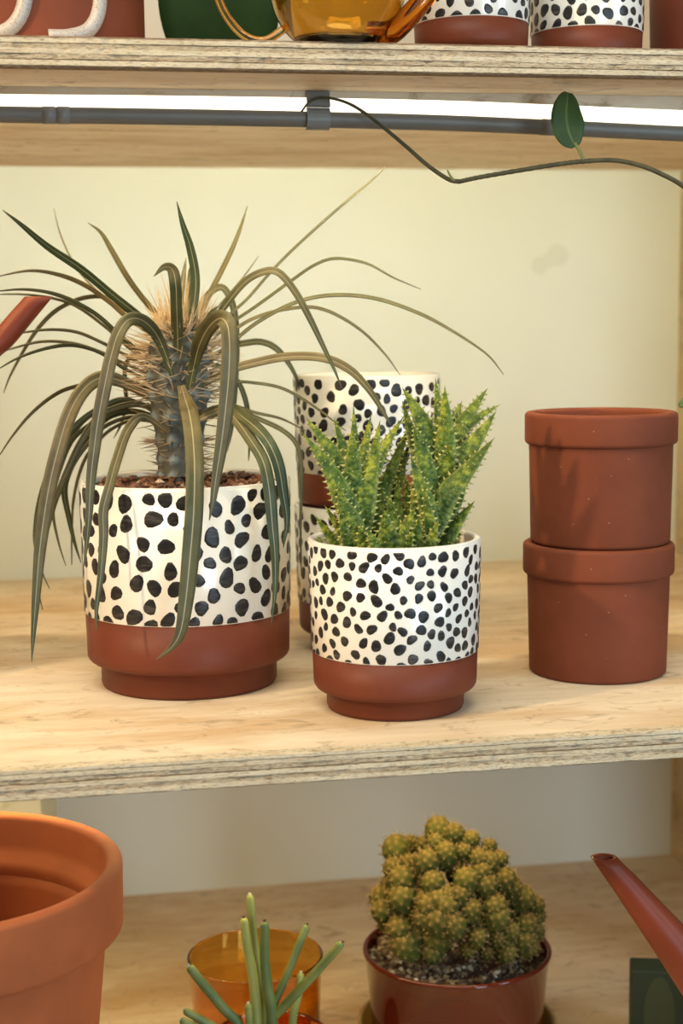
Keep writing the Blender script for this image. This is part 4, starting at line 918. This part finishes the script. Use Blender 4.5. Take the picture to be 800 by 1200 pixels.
bc = top_at(262, 1.40); bpl = empty('broadleaf_plant', bc, 'plant with a broad dark green leaf behind the glass jug', 'plant')
m = MB(); m.lathe(bc, [(0, 0), (0.026, 0), (0.034, 0.055), (0.031, 0.056), (0.025, 0.006), (0, 0.006)], 48); m.build('pot', M_terra, bpl)
m = MB(); m.lathe(bc, [(0, 0.048), (0.0295, 0.047), (0.024, 0.01), (0, 0.01)], 48); m.build('soil', M_soil, bpl)
lp = crom([bc + Vector((0, 0, 0.046)), bc + Vector((0.002, -0.005, 0.13)), bc + Vector((0, -0.04, 0.19)), at(258, -120, 1.27)], 24)
m = MB(); m.tube(lp, 0.0022, 8); m.build('petiole', M_vinetip, bpl)
def blade(spine, half, normal, n, name, mat, parent, fold=0.18, power=0.8, thick=0.0005, wave=0.0):
    P = crom(spine, n); vs = []; fs = []; uv = []
    for i in range(n):
        u = i / (n - 1); tg = (P[min(i + 1, n - 1)] - P[max(i - 1, 0)]).normalized(); wv = tg.cross(normal).normalized(); nr = wv.cross(tg)
        wd = half * (math.sin(math.pi * min(1, u * 0.96 + 0.02)) ** power)
        for side in (1, -1):
            for k in range(9):
                s_ = -1 + k / 4
                vs.append(P[i] + wv * wd * s_ + nr * (abs(s_) * wd * fold + side * thick + wave * math.sin(u * 9 + s_ * 3))); uv.append((0.5 + s_ / 2, u))
    for i in range(n - 1):
        A = i * 18; B = A + 18
        for k in range(8):
            fs.append((A + k, A + k + 1, B + k + 1, B + k)); fs.append((A + 10 + k, A + 9 + k, B + 9 + k, B + 10 + k))
        fs.append((A + 9, A, B, B + 9)); fs.append((A + 8, A + 17, B + 17, B + 8))
    A = 0; B = (n - 1) * 18
    for k in range(8): fs.append((A + k + 1, A + k, A + 9 + k, A + 10 + k)); fs.append((B + k, B + k + 1, B + 10 + k, B + 9 + k))
    m = MB(); m.add(vs, fs, uv); return m.build(name, mat, parent)
blade([at(258, -120, 1.27), at(256, -60, 1.25), at(257, 0, 1.245), at(262, 60, 1.25), at(266, 100, 1.26)], 0.049, FWD * -1, 24, 'leaf', M_broad, bpl, 0.15, 0.62)

# ------------------------------------------------------------------ trailing vine crossing in front of the light bar; rooted in a pot to the right of the frame
ZV = 1.10
vc = ground(905, 760); vin = empty('trailing_vine', vc, 'trailing vine with one round leaf crossing before the light bar', 'plant')
m = MB(); m.lathe(vc, [(0, 0), (0.045, 0), (0.052, 0.095), (0.047, 0.096), (0.042, 0.008), (0, 0.007)], 64); m.build('pot', M_terra, vin)
m = MB(); m.lathe(vc, [(0, 0.086), (0.0455, 0.085), (0.04, 0.02), (0, 0.02)], 48); m.build('soil', M_soil, vin)
vpx = [(840, 250), (800, 218), (775, 204), (750, 194), (720, 188), (684, 189), (650, 193), (600, 201), (560, 208), (537, 213)]
V = [vc + Vector((0, 0, 0.084)), vc + Vector((0.0, -0.01, 0.16)), at(890, 340, ZV)] + [at(x, y, ZV) for x, y in vpx]
P = crom(V, 110); m = MB(); m.tube(P, [0.0019 - 0.0004 * i / 109 + (0.00022 if i > 70 and i % 2 else 0) for i in range(110)], 9); m.build('stem', M_vine, vin)
P = crom([at(539, 213, ZV), at(525, 210, ZV), at(500, 193, ZV), at(475, 171, ZV), at(450, 150, ZV), at(428, 133, ZV), at(410, 122, ZV), at(392, 116, ZV), at(375, 114.5, ZV), at(362, 120, ZV), at(353, 131, ZV)], 70)
m = MB(); m.tube(P, [0.0017 - 0.0010 * i / 69 for i in range(70)], 8); m.build('shoot', M_vine, vin)
P = crom([at(533, 213, ZV), at(528, 207, ZV - .002), at(524, 199, ZV - .002)], 10); m = MB(); m.tube(P, [0.0013 - 0.0007 * i / 9 for i in range(10)], 8); m.build('bud', M_vinetip, vin)
P = crom([at(684, 189, ZV), at(679, 178, ZV - .001), at(673, 167, ZV - .002)], 10); m = MB(); m.tube(P, 0.0013, 8); m.build('petiole', M_vinetip, vin)
blade([at(674, 172, ZV - .002), at(666, 155, ZV - .003), at(663, 135, ZV - .002), at(665, 109, ZV + .004)], 0.0125, (FWD * -1 + RGT * 0.25).normalized(), 26, 'leaf', M_hoya, vin, 0.16, 0.50)
# a side shoot whose leaf tip just enters the frame
P = crom([vc + Vector((-0.01, 0.0, 0.084)), at(892, 560, 1.20), at(862, 480, 1.19), at(846, 470, 1.18)], 20); m = MB(); m.tube(P, 0.0013, 8); m.build('shoot', M_vinetip, vin)
blade([at(848, 470, 1.18), at(830, 468, 1.175), at(812, 471, 1.17), at(795, 476, 1.17)], 0.009, (Vector((0, 0, 1)) - FWD * 0.6).normalized(), 20, 'leaf', M_hoya, vin, 0.2, 0.6)
